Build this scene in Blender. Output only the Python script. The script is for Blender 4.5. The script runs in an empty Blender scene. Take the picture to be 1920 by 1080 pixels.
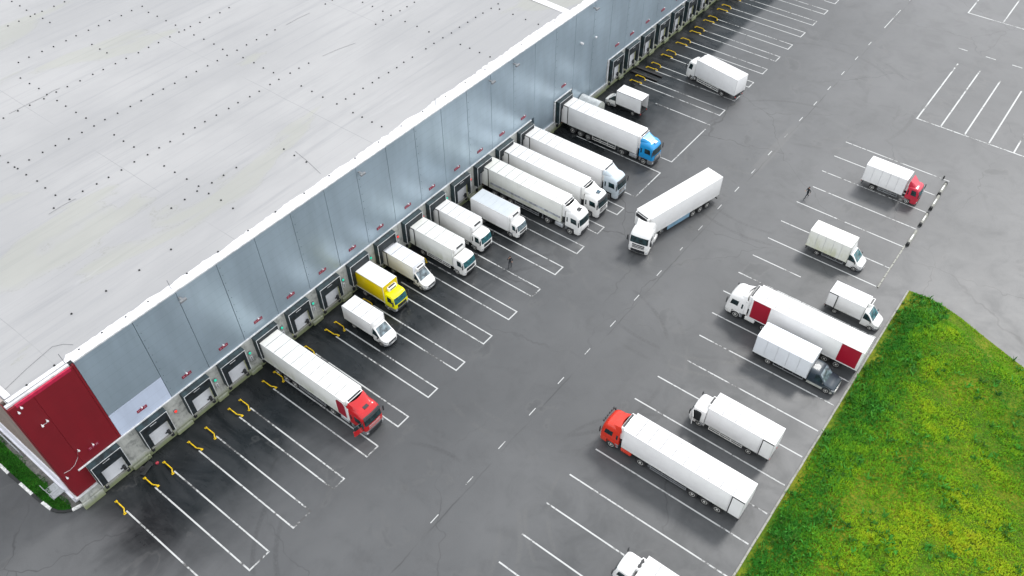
import bpy, bmesh, math, random
import numpy as np
from mathutils import Vector, Matrix, noise as mnoise
random.seed(7)
rng = np.random.default_rng(7)
R = math.radians
sc = bpy.context.scene
COL = sc.collection

# ------------------------------------------------------------------ materials
def s2l(c):
    return tuple(((v / 12.92) if v <= 0.04045 else ((v + 0.055) / 1.055) ** 2.4) for v in c)

class NT:
    """tiny helper round a node tree"""
    def __init__(self, name):
        self.m = bpy.data.materials.new(name)
        self.m.use_nodes = True
        self.t = self.m.node_tree
        self.b = self.t.nodes['Principled BSDF']
    def n(self, kind, **kw):
        nd = self.t.nodes.new(kind)
        for k, v in kw.items():
            if k.startswith('i_'):
                nd.inputs[k[2:].replace('_', ' ')].default_value = v
            else:
                setattr(nd, k, v)
        return nd
    def l(self, a, b):
        self.t.links.new(a, b)
    def val(self, sock, v):
        if hasattr(v, 'is_linked') or isinstance(v, bpy.types.NodeSocket):
            self.l(v, sock)
        else:
            sock.default_value = v
    def math(self, op, a, b=0.0, c=None):
        nd = self.n('ShaderNodeMath', operation=op)
        self.val(nd.inputs[0], a); self.val(nd.inputs[1], b)
        if c is not None: self.val(nd.inputs[2], c)
        return nd.outputs[0]
    def mix(self, f, a, b):
        nd = self.n('ShaderNodeMix', data_type='RGBA')
        self.val(nd.inputs[0], f)
        for s, v in ((nd.inputs[6], a), (nd.inputs[7], b)):
            if isinstance(v, bpy.types.NodeSocket): self.l(v, s)
            else: s.default_value = (*v[:3], 1)
        return nd.outputs[2]
    def noise(self, vec, scale, detail=4, rough=0.55, dist=0.0):
        nd = self.n('ShaderNodeTexNoise')
        nd.inputs['Scale'].default_value = scale
        nd.inputs['Detail'].default_value = detail
        nd.inputs['Roughness'].default_value = rough
        nd.inputs['Distortion'].default_value = dist
        if vec is not None: self.l(vec, nd.inputs['Vector'])
        return nd.outputs[0]
    def ramp(self, f, a, b):
        nd = self.n('ShaderNodeMapRange', interpolation_type='SMOOTHSTEP')
        self.val(nd.inputs[0], f)
        nd.inputs[1].default_value = a; nd.inputs[2].default_value = b
        return nd.outputs[0]
    def map(self, vec, scale=(1, 1, 1), loc=(0, 0, 0), rot=(0, 0, 0)):
        nd = self.n('ShaderNodeMapping')
        nd.inputs['Scale'].default_value = scale
        nd.inputs['Location'].default_value = loc
        nd.inputs['Rotation'].default_value = rot
        self.l(vec, nd.inputs['Vector'])
        return nd.outputs[0]
    def pos(self):
        return self.n('ShaderNodeNewGeometry').outputs['Position']
    def obj(self):
        return self.n('ShaderNodeTexCoord').outputs['Object']
    def xyz(self, v):
        nd = self.n('ShaderNodeSeparateXYZ'); self.l(v, nd.inputs[0]); return nd.outputs
    def bump(self, h, strength=0.2, dist=0.02):
        nd = self.n('ShaderNodeBump')
        nd.inputs['Strength'].default_value = strength
        nd.inputs['Distance'].default_value = dist
        self.l(h, nd.inputs['Height'])
        self.l(nd.outputs[0], self.b.inputs['Normal'])
    def set(self, **kw):
        for k, v in kw.items():
            s = self.b.inputs[{'col': 'Base Color', 'rough': 'Roughness', 'metal': 'Metallic', 'spec': 'Specular IOR Level',
                               'coat': 'Coat Weight', 'ecol': 'Emission Color', 'estr': 'Emission Strength', 'ior': 'IOR'}[k]]
            if isinstance(v, bpy.types.NodeSocket): self.l(v, s)
            elif isinstance(v, (tuple, list)): s.default_value = (*v[:3], 1)
            else: s.default_value = v

_M = {}
def plain(name, col, rough=0.5, metal=0.0, var=0.12, scale=3.0, coat=0.0):
    """flat paint / plastic / metal with a little uneven wear"""
    if name in _M: return _M[name]
    t = NT(name)
    f = t.noise(t.obj(), scale, 5)
    d = tuple(c * (1 - var * 1.6) for c in col)
    u = tuple(min(1, c * (1 + var)) for c in col)
    t.set(col=t.mix(t.ramp(f, 0.3, 0.7), d, u), metal=metal, coat=coat)
    t.set(rough=t.math('MULTIPLY_ADD', f, 0.25, max(0.02, rough - 0.12)))
    _M[name] = t.m
    return t.m

def body_paint(name, col, dirt=0.35, dirtcol=(0.22, 0.225, 0.15), zlo=0.9, zhi=2.2, rough=0.32):
    """vehicle paint: road film that thins out upwards, vertical rain streaks"""
    if name in _M: return _M[name]
    t = NT(name)
    o = t.obj(); z = t.xyz(o)[2]
    low = t.math('SUBTRACT', 1.0, t.ramp(z, zlo, zhi))
    n1 = t.noise(t.map(o, (0.7, 0.7, 0.35)), 1.6, 5, 0.6)
    st = t.noise(t.map(o, (5.0, 5.0, 0.25)), 1.5, 4, 0.6)
    f = t.math('MULTIPLY', low, t.ramp(n1, 0.25, 0.75))
    f = t.math('ADD', t.math('MULTIPLY', f, dirt), t.math('MULTIPLY', t.ramp(st, 0.5, 0.85), dirt * 0.28))
    c = t.mix(t.ramp(t.noise(o, 0.6, 3), 0.3, 0.7), tuple(v * 0.94 for v in col), col)
    inf = t.n('ShaderNodeObjectInfo')
    c = t.mix(t.math('MULTIPLY', inf.outputs['Random'], 0.55 * dirt), c, tuple(v * q for v, q in zip(col, (0.80, 0.79, 0.74))))
    sm = t.noise(t.map(o, (0.5, 1.3, 1.3), (7, 3, 1)), 1.1, 5, 0.65, 0.7)
    c = t.mix(t.math('MULTIPLY', t.ramp(sm, 0.55, 0.8), dirt * 0.55), c, tuple(v * 0.55 for v in col))
    t.set(col=t.mix(f, c, dirtcol), rough=t.math('MULTIPLY_ADD', f, 0.5, rough), coat=0.15)
    _M[name] = t.m
    return t.m

def glass(name='vehicle_glass', col=(0.012, 0.03, 0.034), rough=0.06):
    if name in _M: return _M[name]
    t = NT(name)
    f = t.noise(t.obj(), 2.2, 3)
    t.set(col=t.mix(t.ramp(f, 0.35, 0.7), tuple(c * 0.4 for c in col), tuple(c * 1.5 for c in col)), rough=rough, ior=1.52, spec=0.6)
    _M[name] = t.m
    return t.m

WHITE = body_paint('white_box_paint', (0.78, 0.78, 0.78), 0.28, (0.27, 0.27, 0.24))
WHITE_GREEN = body_paint('weathered_white_box_paint', (0.76, 0.77, 0.74), 0.62, (0.30, 0.33, 0.17), 1.0, 2.9)
WHITE_CAB = body_paint('white_cab_paint', (0.80, 0.80, 0.79), 0.25, (0.25, 0.24, 0.19), 0.6, 1.7, 0.22)
TARP = body_paint('stained_tarpaulin', (0.76, 0.77, 0.73), 0.75, (0.42, 0.44, 0.23), 0.9, 3.6, 0.55)
TARP2 = body_paint('grey_white_tarpaulin', (0.68, 0.71, 0.75), 0.2, (0.36, 0.37, 0.30), 0.8, 2.0, 0.5)
SEAM = plain('box_seam', (0.25, 0.26, 0.265), 0.5, 0, 0.25, 2)
ALU = plain('brushed_aluminium', (0.62, 0.64, 0.66), 0.4, 0.7, 0.1)
ALUROOF = body_paint('dull_ribbed_roof', (0.50, 0.54, 0.57), 0.1, rough=0.42)
RED = body_paint('red_cab_paint', (0.46, 0.006, 0.010), 0.12, zhi=1.5, rough=0.2)
DRED = body_paint('dark_red_panel_paint', (0.30, 0.006, 0.022), 0.08, zhi=1.5)
ORANGE = body_paint('orange_red_cab_paint', (0.58, 0.028, 0.010), 0.12, zhi=1.5, rough=0.22)
CRIMSON = body_paint('crimson_cab_paint', (0.50, 0.02, 0.05), 0.15, zhi=1.5, rough=0.22)
BLUE = body_paint('blue_cab_paint', (0.012, 0.27, 0.60), 0.12, zhi=1.5, rough=0.2)
YELLOW = body_paint('yellow_cab_paint', (0.78, 0.74, 0.0), 0.06, zhi=1.4, rough=0.25)
YELLOWBOX = body_paint('yellow_box_paint', (0.66, 0.50, 0.0), 0.2, (0.28, 0.22, 0.05), zhi=2.4)
SILVER = body_paint('pale_silver_blue_paint', (0.50, 0.57, 0.62), 0.15, zhi=1.5, rough=0.22)
SLATE = body_paint('slate_blue_paint', (0.016, 0.030, 0.044), 0.45, (0.20, 0.21, 0.19), 0.35, 1.0, 0.42)
DARK = plain('chassis_black', (0.016, 0.018, 0.02), 0.6)
TYRE = plain('tyre_rubber', (0.022, 0.022, 0.023), 0.85)
RIM = plain('wheel_rim', (0.58, 0.58, 0.55), 0.5, 0.1, 0.25, 6)
PLASTIC = plain('dark_plastic', (0.028, 0.03, 0.033), 0.5)
GRILLE = plain('grille_black', (0.02, 0.022, 0.025), 0.4)
GREYP = plain('grey_plastic', (0.18, 0.19, 0.20), 0.55)
CHROME = plain('bright_metal', (0.7, 0.7, 0.7), 0.3, 0.8)
LAMP = plain('lamp_glass', (0.62, 0.64, 0.66), 0.12, 0.3)
AMBER = plain('red_lamp_plastic', (0.5, 0.02, 0.01), 0.3)
GLASS = glass()
GLASS_PALE = glass('pale_windscreen', (0.13, 0.17, 0.19), 0.08)
GLASS_TEAL = glass('teal_windscreen', (0.02, 0.10, 0.115), 0.06)
SEAL = plain('black_rubber', (0.012, 0.014, 0.016), 0.7)
YSTEEL = plain('yellow_steel', (0.66, 0.44, 0.006), 0.42, 0.0, 0.22, 5)
SIDEGUARD = plain('white_side_guard', (0.6, 0.6, 0.58), 0.45)
BLUEGREY = plain('blue_grey_skirt', (0.16, 0.28, 0.38), 0.4)

# ------------------------------------------------------------------ mesh helper
class MB:
    def __init__(self):
        self.bm = bmesh.new(); self.mi = 0
    def _fin(self, faces):
        for f in faces: f.material_index = self.mi
    def box(self, x0, x1, y0, y1, z0, z1, bev=0.0, seg=1):
        before = set(self.bm.faces) if bev else None
        vs = [self.bm.verts.new(p) for p in ((x0, y0, z0), (x1, y0, z0), (x1, y1, z0), (x0, y1, z0), (x0, y0, z1), (x1, y0, z1), (x1, y1, z1), (x0, y1, z1))]
        fs = [self.bm.faces.new([vs[i] for i in q]) for q in ((3, 2, 1, 0), (4, 5, 6, 7), (0, 1, 5, 4), (1, 2, 6, 5), (2, 3, 7, 6), (3, 0, 4, 7))]
        if bev:
            es = list({e for f in fs for e in f.edges})
            r = bmesh.ops.bevel(self.bm, geom=es, offset=bev, segments=seg, affect='EDGES', profile=0.5)
            fs = [f for f in self.bm.faces if f not in before]
        self._fin(fs)
        return self
    def prism(self, pts, axis, a, b):
        """polygon (2D) extruded along axis ('x','y','z') from a to b"""
        def P(p, t):
            return {'x': (t, p[0], p[1]), 'y': (p[0], t, p[1]), 'z': (p[0], p[1], t)}[axis]
        A = [self.bm.verts.new(P(p, a)) for p in pts]; B = [self.bm.verts.new(P(p, b)) for p in pts]
        n = len(pts); fs = [self.bm.faces.new(A[::-1]), self.bm.faces.new(B)]
        for i in range(n):
            fs.append(self.bm.faces.new((A[i], A[(i + 1) % n], B[(i + 1) % n], B[i])))
        self._fin(fs); return self
    def tube(self, pts, r, seg=8, caps=True):
        pts = [Vector(p) for p in pts]; rings = []
        for i, p in enumerate(pts):
            d = (pts[min(i + 1, len(pts) - 1)] - pts[max(i - 1, 0)]).normalized()
            up = Vector((0, 0, 1)) if abs(d.z) < 0.9 else Vector((1, 0, 0))
            s = d.cross(up).normalized(); u = s.cross(d)
            rr = r[i] if isinstance(r, (list, tuple)) else r
            rings.append([self.bm.verts.new(p + s * rr * math.cos(2 * math.pi * k / seg) + u * rr * math.sin(2 * math.pi * k / seg)) for k in range(seg)])
        fs = []
        for a, b in zip(rings, rings[1:]):
            for k in range(seg):
                fs.append(self.bm.faces.new((a[k], a[(k + 1) % seg], b[(k + 1) % seg], b[k])))
        if caps:
            fs.append(self.bm.faces.new(rings[0][::-1])); fs.append(self.bm.faces.new(rings[-1]))
        self._fin(fs); return self
    def lathe_y(self, prof, cx, cy, cz, seg=20):
        """profile [(radius, y)] turned about the y axis through (cx,cy,cz)"""
        rings = []
        for r, y in prof:
            rings.append([self.bm.verts.new((cx + r * math.cos(2 * math.pi * k / seg), cy + y, cz + r * math.sin(2 * math.pi * k / seg))) for k in range(seg)])
        fs = []
        for a, b in zip(rings, rings[1:]):
            for k in range(seg):
                fs.append(self.bm.faces.new((a[k], a[(k + 1) % seg], b[(k + 1) % seg], b[k])))
        fs.append(self.bm.faces.new(rings[0])); fs.append(self.bm.faces.new(rings[-1][::-1]))
        self._fin(fs); return self
    def grid(self, rows, close_u=False):
        V = [[self.bm.verts.new(p) for p in row] for row in rows]
        fs = []
        for a, b in zip(V, V[1:]):
            n = len(a)
            for k in range(n if close_u else n - 1):
                fs.append(self.bm.faces.new((a[k], a[(k + 1) % n], b[(k + 1) % n], b[k])))
        self._fin(fs)
        return V
    def slab(self, rows, offs):
        """grid surface rows with a back sheet displaced by vector offs and closed rims"""
        A = self.grid(rows)
        o = Vector(offs)
        B = self.grid([[Vector(p) + o for p in row] for row in rows])
        m, n = len(rows), len(rows[0]); fs = []
        for i in range(m - 1):
            for j in (0, n - 1):
                fs.append(self.bm.faces.new((A[i][j], A[i + 1][j], B[i + 1][j], B[i][j])))
        for j in range(n - 1):
            for i in (0, m - 1):
                fs.append(self.bm.faces.new((A[i][j], A[i][j + 1], B[i][j + 1], B[i][j])))
        self._fin(fs)
        return self
    def mesh(self, name, mats, smooth=35):
        bmesh.ops.recalc_face_normals(self.bm, faces=self.bm.faces[:])
        me = bpy.data.meshes.new(name)
        self.bm.to_mesh(me); self.bm.free()
        for m in (mats if isinstance(mats, (list, tuple)) else [mats]): me.materials.append(m)
        if smooth:
            for p in me.polygons: p.use_smooth = True
            me.set_sharp_from_angle(angle=R(smooth))
        return me
    def build(self, name, mats, parent=None, label=None, smooth=35, loc=None, rotz=0):
        return link(name, self.mesh(name, mats, smooth), parent, label, loc, rotz)

def link(name, me, parent=None, label=None, loc=None, rotz=0):
    o = bpy.data.objects.new(name, me); COL.objects.link(o)
    if parent: o.parent = parent
    if loc: o.location = loc
    if rotz: o.rotation_euler = (0, 0, rotz)
    if label: o['label'] = label
    return o

def thing(name, label, cat, loc=(0, 0, 0), rotz=0.0, group=None):
    o = bpy.data.objects.new(name, None); COL.objects.link(o)
    o.empty_display_size = 0.5
    o.location = loc; o.rotation_euler = (0, 0, rotz)
    o['label'] = label; o['category'] = cat
    if group: o['group'] = group
    return o
def tag(o, label, cat, group=None):
    o['label'] = label; o['category'] = cat
    if group: o['group'] = group
    return o
def structure(o):
    o['kind'] = 'structure'; return o
def lerp(a, b, t): return a + (b - a) * t

# ================================================================== SETTING
WALL_Y = 54.2
# ---- asphalt
def asphalt_mat():
    t = NT('wet_asphalt')
    p = t.pos(); X, Y, Z = t.xyz(p)
    big = t.noise(t.map(p, (1, 1, 0)), 0.035, 5, 0.6)
    mid = t.noise(t.map(p, (1, 1, 0), (31, 7, 0)), 0.28, 6, 0.65, 0.6)
    fine = t.noise(t.map(p, (1, 1, 0)), 5.0, 3, 0.7)
    grain = t.noise(t.map(p, (1, 1, 0)), 17.0, 2, 0.6)
    # wet, oil-stained ground at the docks, with the wall's dark reflection painted in
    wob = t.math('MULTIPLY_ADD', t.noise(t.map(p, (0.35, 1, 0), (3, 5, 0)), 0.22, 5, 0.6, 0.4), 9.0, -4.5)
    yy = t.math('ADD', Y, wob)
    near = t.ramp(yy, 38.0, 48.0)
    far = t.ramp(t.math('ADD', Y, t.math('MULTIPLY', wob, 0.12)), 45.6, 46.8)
    wet_reflection = t.math('ADD', t.math('MULTIPLY', near, t.math('SUBTRACT', 1.0, t.ramp(X, 92, 112))), t.math('MULTIPLY', far, t.ramp(X, 92, 112)))
    wet_reflection = t.math('MULTIPLY', wet_reflection, t.ramp(t.math('ADD', X, wob), 2.0, 8.5))  # fades out at the building corner, where the painted wall reflection ends
    # stripes of wear running in the lanes (along y)
    lane = t.noise(t.map(p, (0.8, 0.28, 0), (11, 2, 0)), 0.55, 5, 0.6, 0.8)
    road = t.noise(t.map(p, (0.05, 0.8, 0), (4, 9, 0)), 0.9, 4, 0.6, 0.2)
    base = t.mix(t.ramp(big, 0.35, 0.68), (0.057, 0.0600, 0.0632), (0.088, 0.0910, 0.0945))
    base = t.mix(t.math('MULTIPLY', t.ramp(mid, 0.45, 0.75), 0.42), base, (0.036, 0.0385, 0.041))
    base = t.mix(t.math('MULTIPLY', t.ramp(road, 0.52, 0.74), 0.30), base, (0.078, 0.078, 0.079))
    base = t.mix(t.math('MULTIPLY', t.ramp(fine, 0.55, 0.8), 0.25), base, (0.09, 0.09, 0.09))
    base = t.mix(t.math('MULTIPLY', t.ramp(grain, 0.35, 0.65), 0.22), base, (0.026, 0.027, 0.028))
    # damp parking rows on the bank side
    row = t.math('MULTIPLY', t.math('SUBTRACT', 1.0, t.ramp(t.math('ADD', Y, t.math('MULTIPLY', wob, 0.7)), 15.0, 24.0)), t.math('SUBTRACT', 1.0, t.ramp(X, 62, 92)))
    row = t.math('MULTIPLY', row, t.ramp(mid, 0.25, 0.7))
    base = t.mix(t.math('MULTIPLY', row, 0.42), base, (0.022, 0.026, 0.028))
    wet = t.math('MULTIPLY', wet_reflection, t.math('MULTIPLY_ADD', t.ramp(lane, 0.3, 0.7), 0.30, 0.68))
    base = t.mix(wet, base, (0.0058, 0.0080, 0.0092))  # this dark tone holds both the wetness and the wall's reflection
    # oil drips
    oil = t.noise(t.map(p, (1, 0.6, 0), (77, 3, 0)), 0.8, 3, 0.5)
    base = t.mix(t.math('MULTIPLY', t.ramp(oil, 0.66, 0.78), t.math('MULTIPLY_ADD', wet_reflection, 0.5, 0.18)), base, (0.005, 0.006, 0.007))
    # cracks and the paving joint under the dashed line
    vo = t.n('ShaderNodeTexVoronoi', feature='DISTANCE_TO_EDGE'); vo.inputs['Scale'].default_value = 0.055
    t.l(t.map(t.n('ShaderNodeVectorMath', operation='ADD').outputs[0], (1, 1, 0)), vo.inputs['Vector'])
    va = [n for n in t.t.nodes if n.bl_idname == 'ShaderNodeVectorMath'][0]
    t.l(p, va.inputs[0])
    nv = t.n('ShaderNodeTexNoise'); nv.inputs['Scale'].default_value = 0.4; t.l(p, nv.inputs['Vector'])
    sc_ = t.n('ShaderNodeVectorMath', operation='SCALE'); t.l(nv.outputs[1], sc_.inputs[0]); sc_.inputs[3].default_value = 3.0
    t.l(sc_.outputs[0], va.inputs[1])
    crack = t.math('SUBTRACT', 1.0, t.ramp(vo.outputs[0], 0.0, 0.005))
    crack = t.math('MULTIPLY', crack, t.ramp(big, 0.42, 0.6))
    jy = t.math('ABSOLUTE', t.math('ADD', t.math('SUBTRACT', Y, 27.35), t.math('MULTIPLY_ADD', t.noise(t.map(p, (1, 0, 0)), 0.3, 3), 0.5, -0.25)))
    joint = t.math('MULTIPLY', t.math('SUBTRACT', 1.0, t.ramp(jy, 0.03, 0.10)), t.ramp(t.noise(t.map(p, (1, 0, 0), (5, 0, 0)), 0.12, 3), 0.42, 0.6))
    base = t.mix(t.math('MULTIPLY', t.math('MAXIMUM', crack, joint), 0.6), base, (0.014, 0.015, 0.016))
    # paler repaired strip along the centre
    strip = t.math('MULTIPLY', t.math('SUBTRACT', 1.0, t.ramp(t.math('ABSOLUTE', t.math('SUBTRACT', Y, 27.6)), 0.5, 0.75)), t.math('MULTIPLY', t.ramp(X, 88, 90), t.math('SUBTRACT', 1.0, t.ramp(X, 99, 103))))
    base = t.mix(t.math('MULTIPLY', strip, 0.35), base, (0.10, 0.10, 0.098))
    arcs = None
    for cx, cy, r, wd in ((36, 12, 9.5, 0.16), (36, 12, 11.6, 0.16), (48, 31, 12, 0.2), (48, 31, 13.9, 0.2), (92, 24, 14, 0.2), (92, 24, 16.1, 0.2), (20, 30, 10, 0.2), (20, 30, 12.0, 0.2), (70, 24, 16, 0.2), (70, 24, 18, 0.2), (112, 30, 13, 0.25), (112, 30, 15.1, 0.25)):
        dd = t.math('SQRT', t.math('ADD', t.math('POWER', t.math('SUBTRACT', X, float(cx)), 2.0), t.math('POWER', t.math('SUBTRACT', Y, float(cy)), 2.0)))
        k = t.math('SUBTRACT', 1.0, t.ramp(t.math('ABSOLUTE', t.math('SUBTRACT', dd, r)), wd * 0.5, wd * 1.6))
        arcs = k if arcs is None else t.math('MAXIMUM', arcs, k)
    am = t.noise(t.map(p, (1, 1, 0), (51, 17, 0)), 0.09, 4, 0.6)
    arcs = t.math('MULTIPLY', arcs, t.ramp(fine, 0.3, 0.6))
    base = t.mix(t.math('MULTIPLY', arcs, t.math('MULTIPLY', t.ramp(am, 0.50, 0.60), 0.38)), base, (0.018, 0.019, 0.02))
    base = t.mix(t.math('MULTIPLY', arcs, t.math('MULTIPLY', t.math('SUBTRACT', 1.0, t.ramp(am, 0.38, 0.46)), 0.20)), base, (0.11, 0.108, 0.10))
    # dried pale puddle rims and darker damp blots
    pd = t.noise(t.map(p, (1, 1, 0), (88, 41, 0)), 0.16, 4, 0.55, 0.5)
    prim = t.math('SUBTRACT', 1.0, t.ramp(t.math('ABSOLUTE', t.math('SUBTRACT', pd, 0.63)), 0.0, 0.03))
    base = t.mix(t.math('MULTIPLY', prim, 0.22), base, (0.10, 0.10, 0.098))
    base = t.mix(t.math('MULTIPLY', t.ramp(pd, 0.60, 0.70), 0.30), base, (0.026, 0.028, 0.030))
    rough = t.math('SUBTRACT', t.math('MULTIPLY_ADD', mid, 0.20, 0.34), t.math('MULTIPLY', wet, 0.20))
    t.set(col=base, rough=rough, spec=t.math('MULTIPLY_ADD', wet, -0.28, 0.5))
    t.bump(t.math('ADD', t.math('MULTIPLY', grain, 0.4), fine), 0.10, 0.02)
    return t.m
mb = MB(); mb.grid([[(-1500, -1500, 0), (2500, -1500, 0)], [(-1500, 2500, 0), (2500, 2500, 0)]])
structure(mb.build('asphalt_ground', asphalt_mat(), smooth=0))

# ---- painted markings
def paint_mat():
    t = NT('worn_road_paint')
    p = t.pos()
    f = t.noise(t.map(p, (1, 1, 0)), 3.0, 5, 0.7)
    g = t.noise(t.map(p, (1, 1, 0), (9, 1, 0)), 0.25, 3)
    worn = t.ramp(t.math('ADD', f, t.math('MULTIPLY', t.math('SUBTRACT', g, 0.5), 1.3)), 0.52, 0.74)
    t.set(col=t.mix(worn, t.mix(t.noise(p, 0.8, 3), (0.34, 0.35, 0.345), (0.52, 0.53, 0.525)), (0.06, 0.06, 0.06)), rough=0.55)
    return t.m
PAINT = paint_mat()
mk = MB(); LW = 0.145
def stripe(x0, y0, x1, y1, w=LW, z=0.006):
    d = Vector((x1 - x0, y1 - y0)); n = Vector((-d.y, d.x)).normalized() * w / 2
    k = max(1, int(d.length / 2.5)); rows = []
    for i in range(k + 1):
        q = Vector((x0, y0)) + d * (i / k)
        rows.append([(q.x + n.x, q.y + n.y, z), (q.x - n.x, q.y - n.y, z)])
    mk.grid(rows)
LOOPS = [(10.22, 12.42), (15.32, 17.44), (20.34, 21.76), (24.82, 26.36), (29.25, 30.77), (33.81, 35.24), (38.26, 39.68), (42.87, 44.34), (47.35, 48.86),
         (51.77, 53.36), (56.29, 57.88), (60.79, 62.34), (65.30, 66.78), (69.78, 71.37)]
FARLOOPS = [(97.17, 98.82), (101.82, 103.42), (106.44, 108.06), (111.06, 112.73), (115.63, 117.3), (120.17, 121.88), (124.98, 126.75), (129.74, 131.38), (134.4, 136.0), (138.95, 140.6), (143.5, 145.1)]
YE = 37.35; YS = 51.0
stripe(7.1, YS, 7.1, 36.2)
for a, b in LOOPS + FARLOOPS:
    stripe(a, YS, a, YE); stripe(b, YS, b, YE)
    stripe(a + LW / 2, YE + LW / 2, b - LW / 2, YE + LW / 2)
for a, b, s0, s1 in ((74.17, 80.45, YS, YS), (83.44, 94.21, 45.0, 46.4)):
    stripe(a, s0, a, YE); stripe(b, s1, b, YE); stripe(a + LW / 2, YE + LW / 2, b - LW / 2, YE + LW / 2)
RL = [(24.17, 20.5, 3.7), (27.55, 20.5, 3.7), (31.44, 20.6, 3.7), (35.24, 20.6, 3.7), (39.13, 20.2, 3.7), (42.92, 19.8, 3.7), (46.68, 20.4, 3.7), (50.62, 20.0, 3.7), (54.4, 18.6, 3.7),
      (58.36, 19.3, 3.7), (62.2, 19.8, 3.7), (66.03, 20.4, 3.7), (69.85, 20.4, 3.7), (73.58, 20.4, 14.2), (77.5, 20.3, 6.6), (81.4, 20.4, 6.4), (86.05, 20.4, 6.35), (90.2, 20.0, 6.3), (94.1, 20.4, 6.3), (98.2, 20.4, 6.7), (102.2, 20.4, 6.0)]
for x, a, b in RL: stripe(x, a, x, b, 0.15)
for i in range(-3, 9): stripe(38.9 + 5.02 * i - 0.55, 27.8, 38.9 + 5.02 * i + 0.55, 27.8, 0.09)
for x in (83.6, 88.4, 93.4, 98.4, 103.5, 108.5, 113.6, 118.85, 124.3, 129.9): stripe(x - 0.6, 27.68, x + 0.6, 27.68, 0.10)
for x in (136.2, 142.5, 148, 153, 158, 163): stripe(x, 27.65, x + (6.1 if x < 137 else 1.2), 27.65, 0.12)
stripe(113.85, 14.6, 113.85, -24, 0.2)
for i, y in enumerate((14.45, 11.08, 7.75, 4.42, 1.05, -2.3, -5.6, -9)): stripe(113.95, y, (132.4, 132.6, 131.4, 130.4, 130, 130, 130, 130)[i], y, 0.2)
for y in (15.2, 10.85, 6.85, 2.8, -1.2, -5.2): stripe(137.2, y + 0.75, 137.2, y - 0.75, 0.2)
stripe(149.8, 18.3, 149.8, -14, 0.2)
for y in (18.2, 12.53, 7.0, 1.4): stripe(149.9, y, 164, y, 0.2)
structure(mk.build('painted_bay_markings', PAINT, smooth=0))

# ---- kerb beside the grass bank, verge kerb
CONC = None
def concrete_mat(name, col, dark, green=0.0, scale=1.0):
    t = NT(name)
    p = t.pos(); Z = t.xyz(p)[2]
    a = t.noise(p, 0.8 * scale, 6, 0.65, 0.5); b = t.noise(t.map(p, (2.2, 2.2, 0.3)), 1.1 * scale, 5, 0.6); c = t.noise(p, 9 * scale, 3)
    f = t.math('ADD', t.math('MULTIPLY', t.ramp(a, 0.42, 0.72), 0.6), t.math('MULTIPLY', t.ramp(b, 0.5, 0.8), 0.5))
    base = t.mix(f, col, dark)
    base = t.mix(t.math('MULTIPLY', t.ramp(c, 0.5, 0.8), 0.3), base, tuple(v * 0.5 for v in col))
    if green:
        g = t.math('MULTIPLY', t.math('SUBTRACT', 1.0, t.ramp(t.math('ADD', Z, t.math('MULTIPLY', a, 1.2)), 0.7, 1.7)), green)
        base = t.mix(g, base, (0.16, 0.19, 0.07))
    t.set(col=base, rough=0.85)
    t.bump(t.math('ADD', a, c), 0.25, 0.03)
    return t.m
CONC = concrete_mat('weathered_concrete', (0.44, 0.45, 0.42), (0.10, 0.11, 0.105), 0.85, 1.6)
KERB = concrete_mat('kerb_concrete', (0.30, 0.30, 0.27), (0.15, 0.15, 0.13))
WHITEPAINT = plain('white_painted_concrete', (0.72, 0.72, 0.70), 0.7, 0, 0.2, 4)
BLACKPAINT = plain('black_painted_concrete', (0.02, 0.022, 0.022), 0.7)
mb = MB()
x = 14.0
while x < 79.0:
    L = min(1.0, 79.1 - x)
    dy = random.uniform(-0.015, 0.015)
    mb.box(x, x + L - 0.02, 3.28 + dy, 3.46 + dy, 0.0, 0.13 + random.uniform(-0.01, 0.01), 0.015)
    x += 1.0
structure(mb.build('bank_kerb', KERB))
PATH = [(2.55, 92), (2.55, 84), (2.55, 76), (2.56, 70), (2.58, 66.9), (2.59, 64.9), (2.6, 63.3), (2.68, 61.4), (2.74, 59.4), (2.84, 57.9), (2.95, 56.6), (3.2, 55.95), (3.6, 55.4), (4.1, 55.0), (4.95, 54.75)]
mb = MB()
for i, (a, b) in enumerate(zip(PATH, PATH[1:])):
    mb.mi = 0 if i in (1, 3, 5, 7, 9, 13) else 1
    a, b = Vector(a), Vector(b); n = Vector((-(b - a).y, (b - a).x)).normalized() * 0.14
    if i == 13: mb.mi = 0
    mb.prism([(a.x + n.x, a.y + n.y), (b.x + n.x, b.y + n.y), (b.x - n.x, b.y - n.y), (a.x - n.x, a.y - n.y)], 'z', 0.0, 0.16)
structure(mb.build('verge_kerb', [WHITEPAINT, BLACKPAINT]))

# ---- soil / grass surfaces
def soil_mat(name, cols, scale=0.4):
    t = NT(name)
    p = t.pos()
    a = t.noise(p, scale, 6, 0.65, 0.4); b = t.noise(p, scale * 7, 5, 0.7); c = t.noise(t.map(p, (1, 1, 1), (40, 3, 0)), scale * 0.35, 4, 0.6)
    base = t.mix(t.ramp(a, 0.35, 0.65), cols[0], cols[1])
    base = t.mix(t.ramp(c, 0.42, 0.62), base, cols[2])
    base = t.mix(t.math('MULTIPLY', t.ramp(b, 0.45, 0.7), 0.7), base, cols[3])
    t.set(col=base, rough=0.9, spec=0.2)
    t.bump(b, 0.6, 0.15)
    return t.m
BANK = soil_mat('bank_turf', [(0.05, 0.11, 0.006), (0.11, 0.16, 0.006), (0.17, 0.18, 0.01), (0.03, 0.065, 0.004)])
VERGE = soil_mat('verge_turf', [(0.018, 0.10, 0.006), (0.03, 0.13, 0.008), (0.04, 0.12, 0.01), (0.012, 0.06, 0.004)], 0.8)
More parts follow.
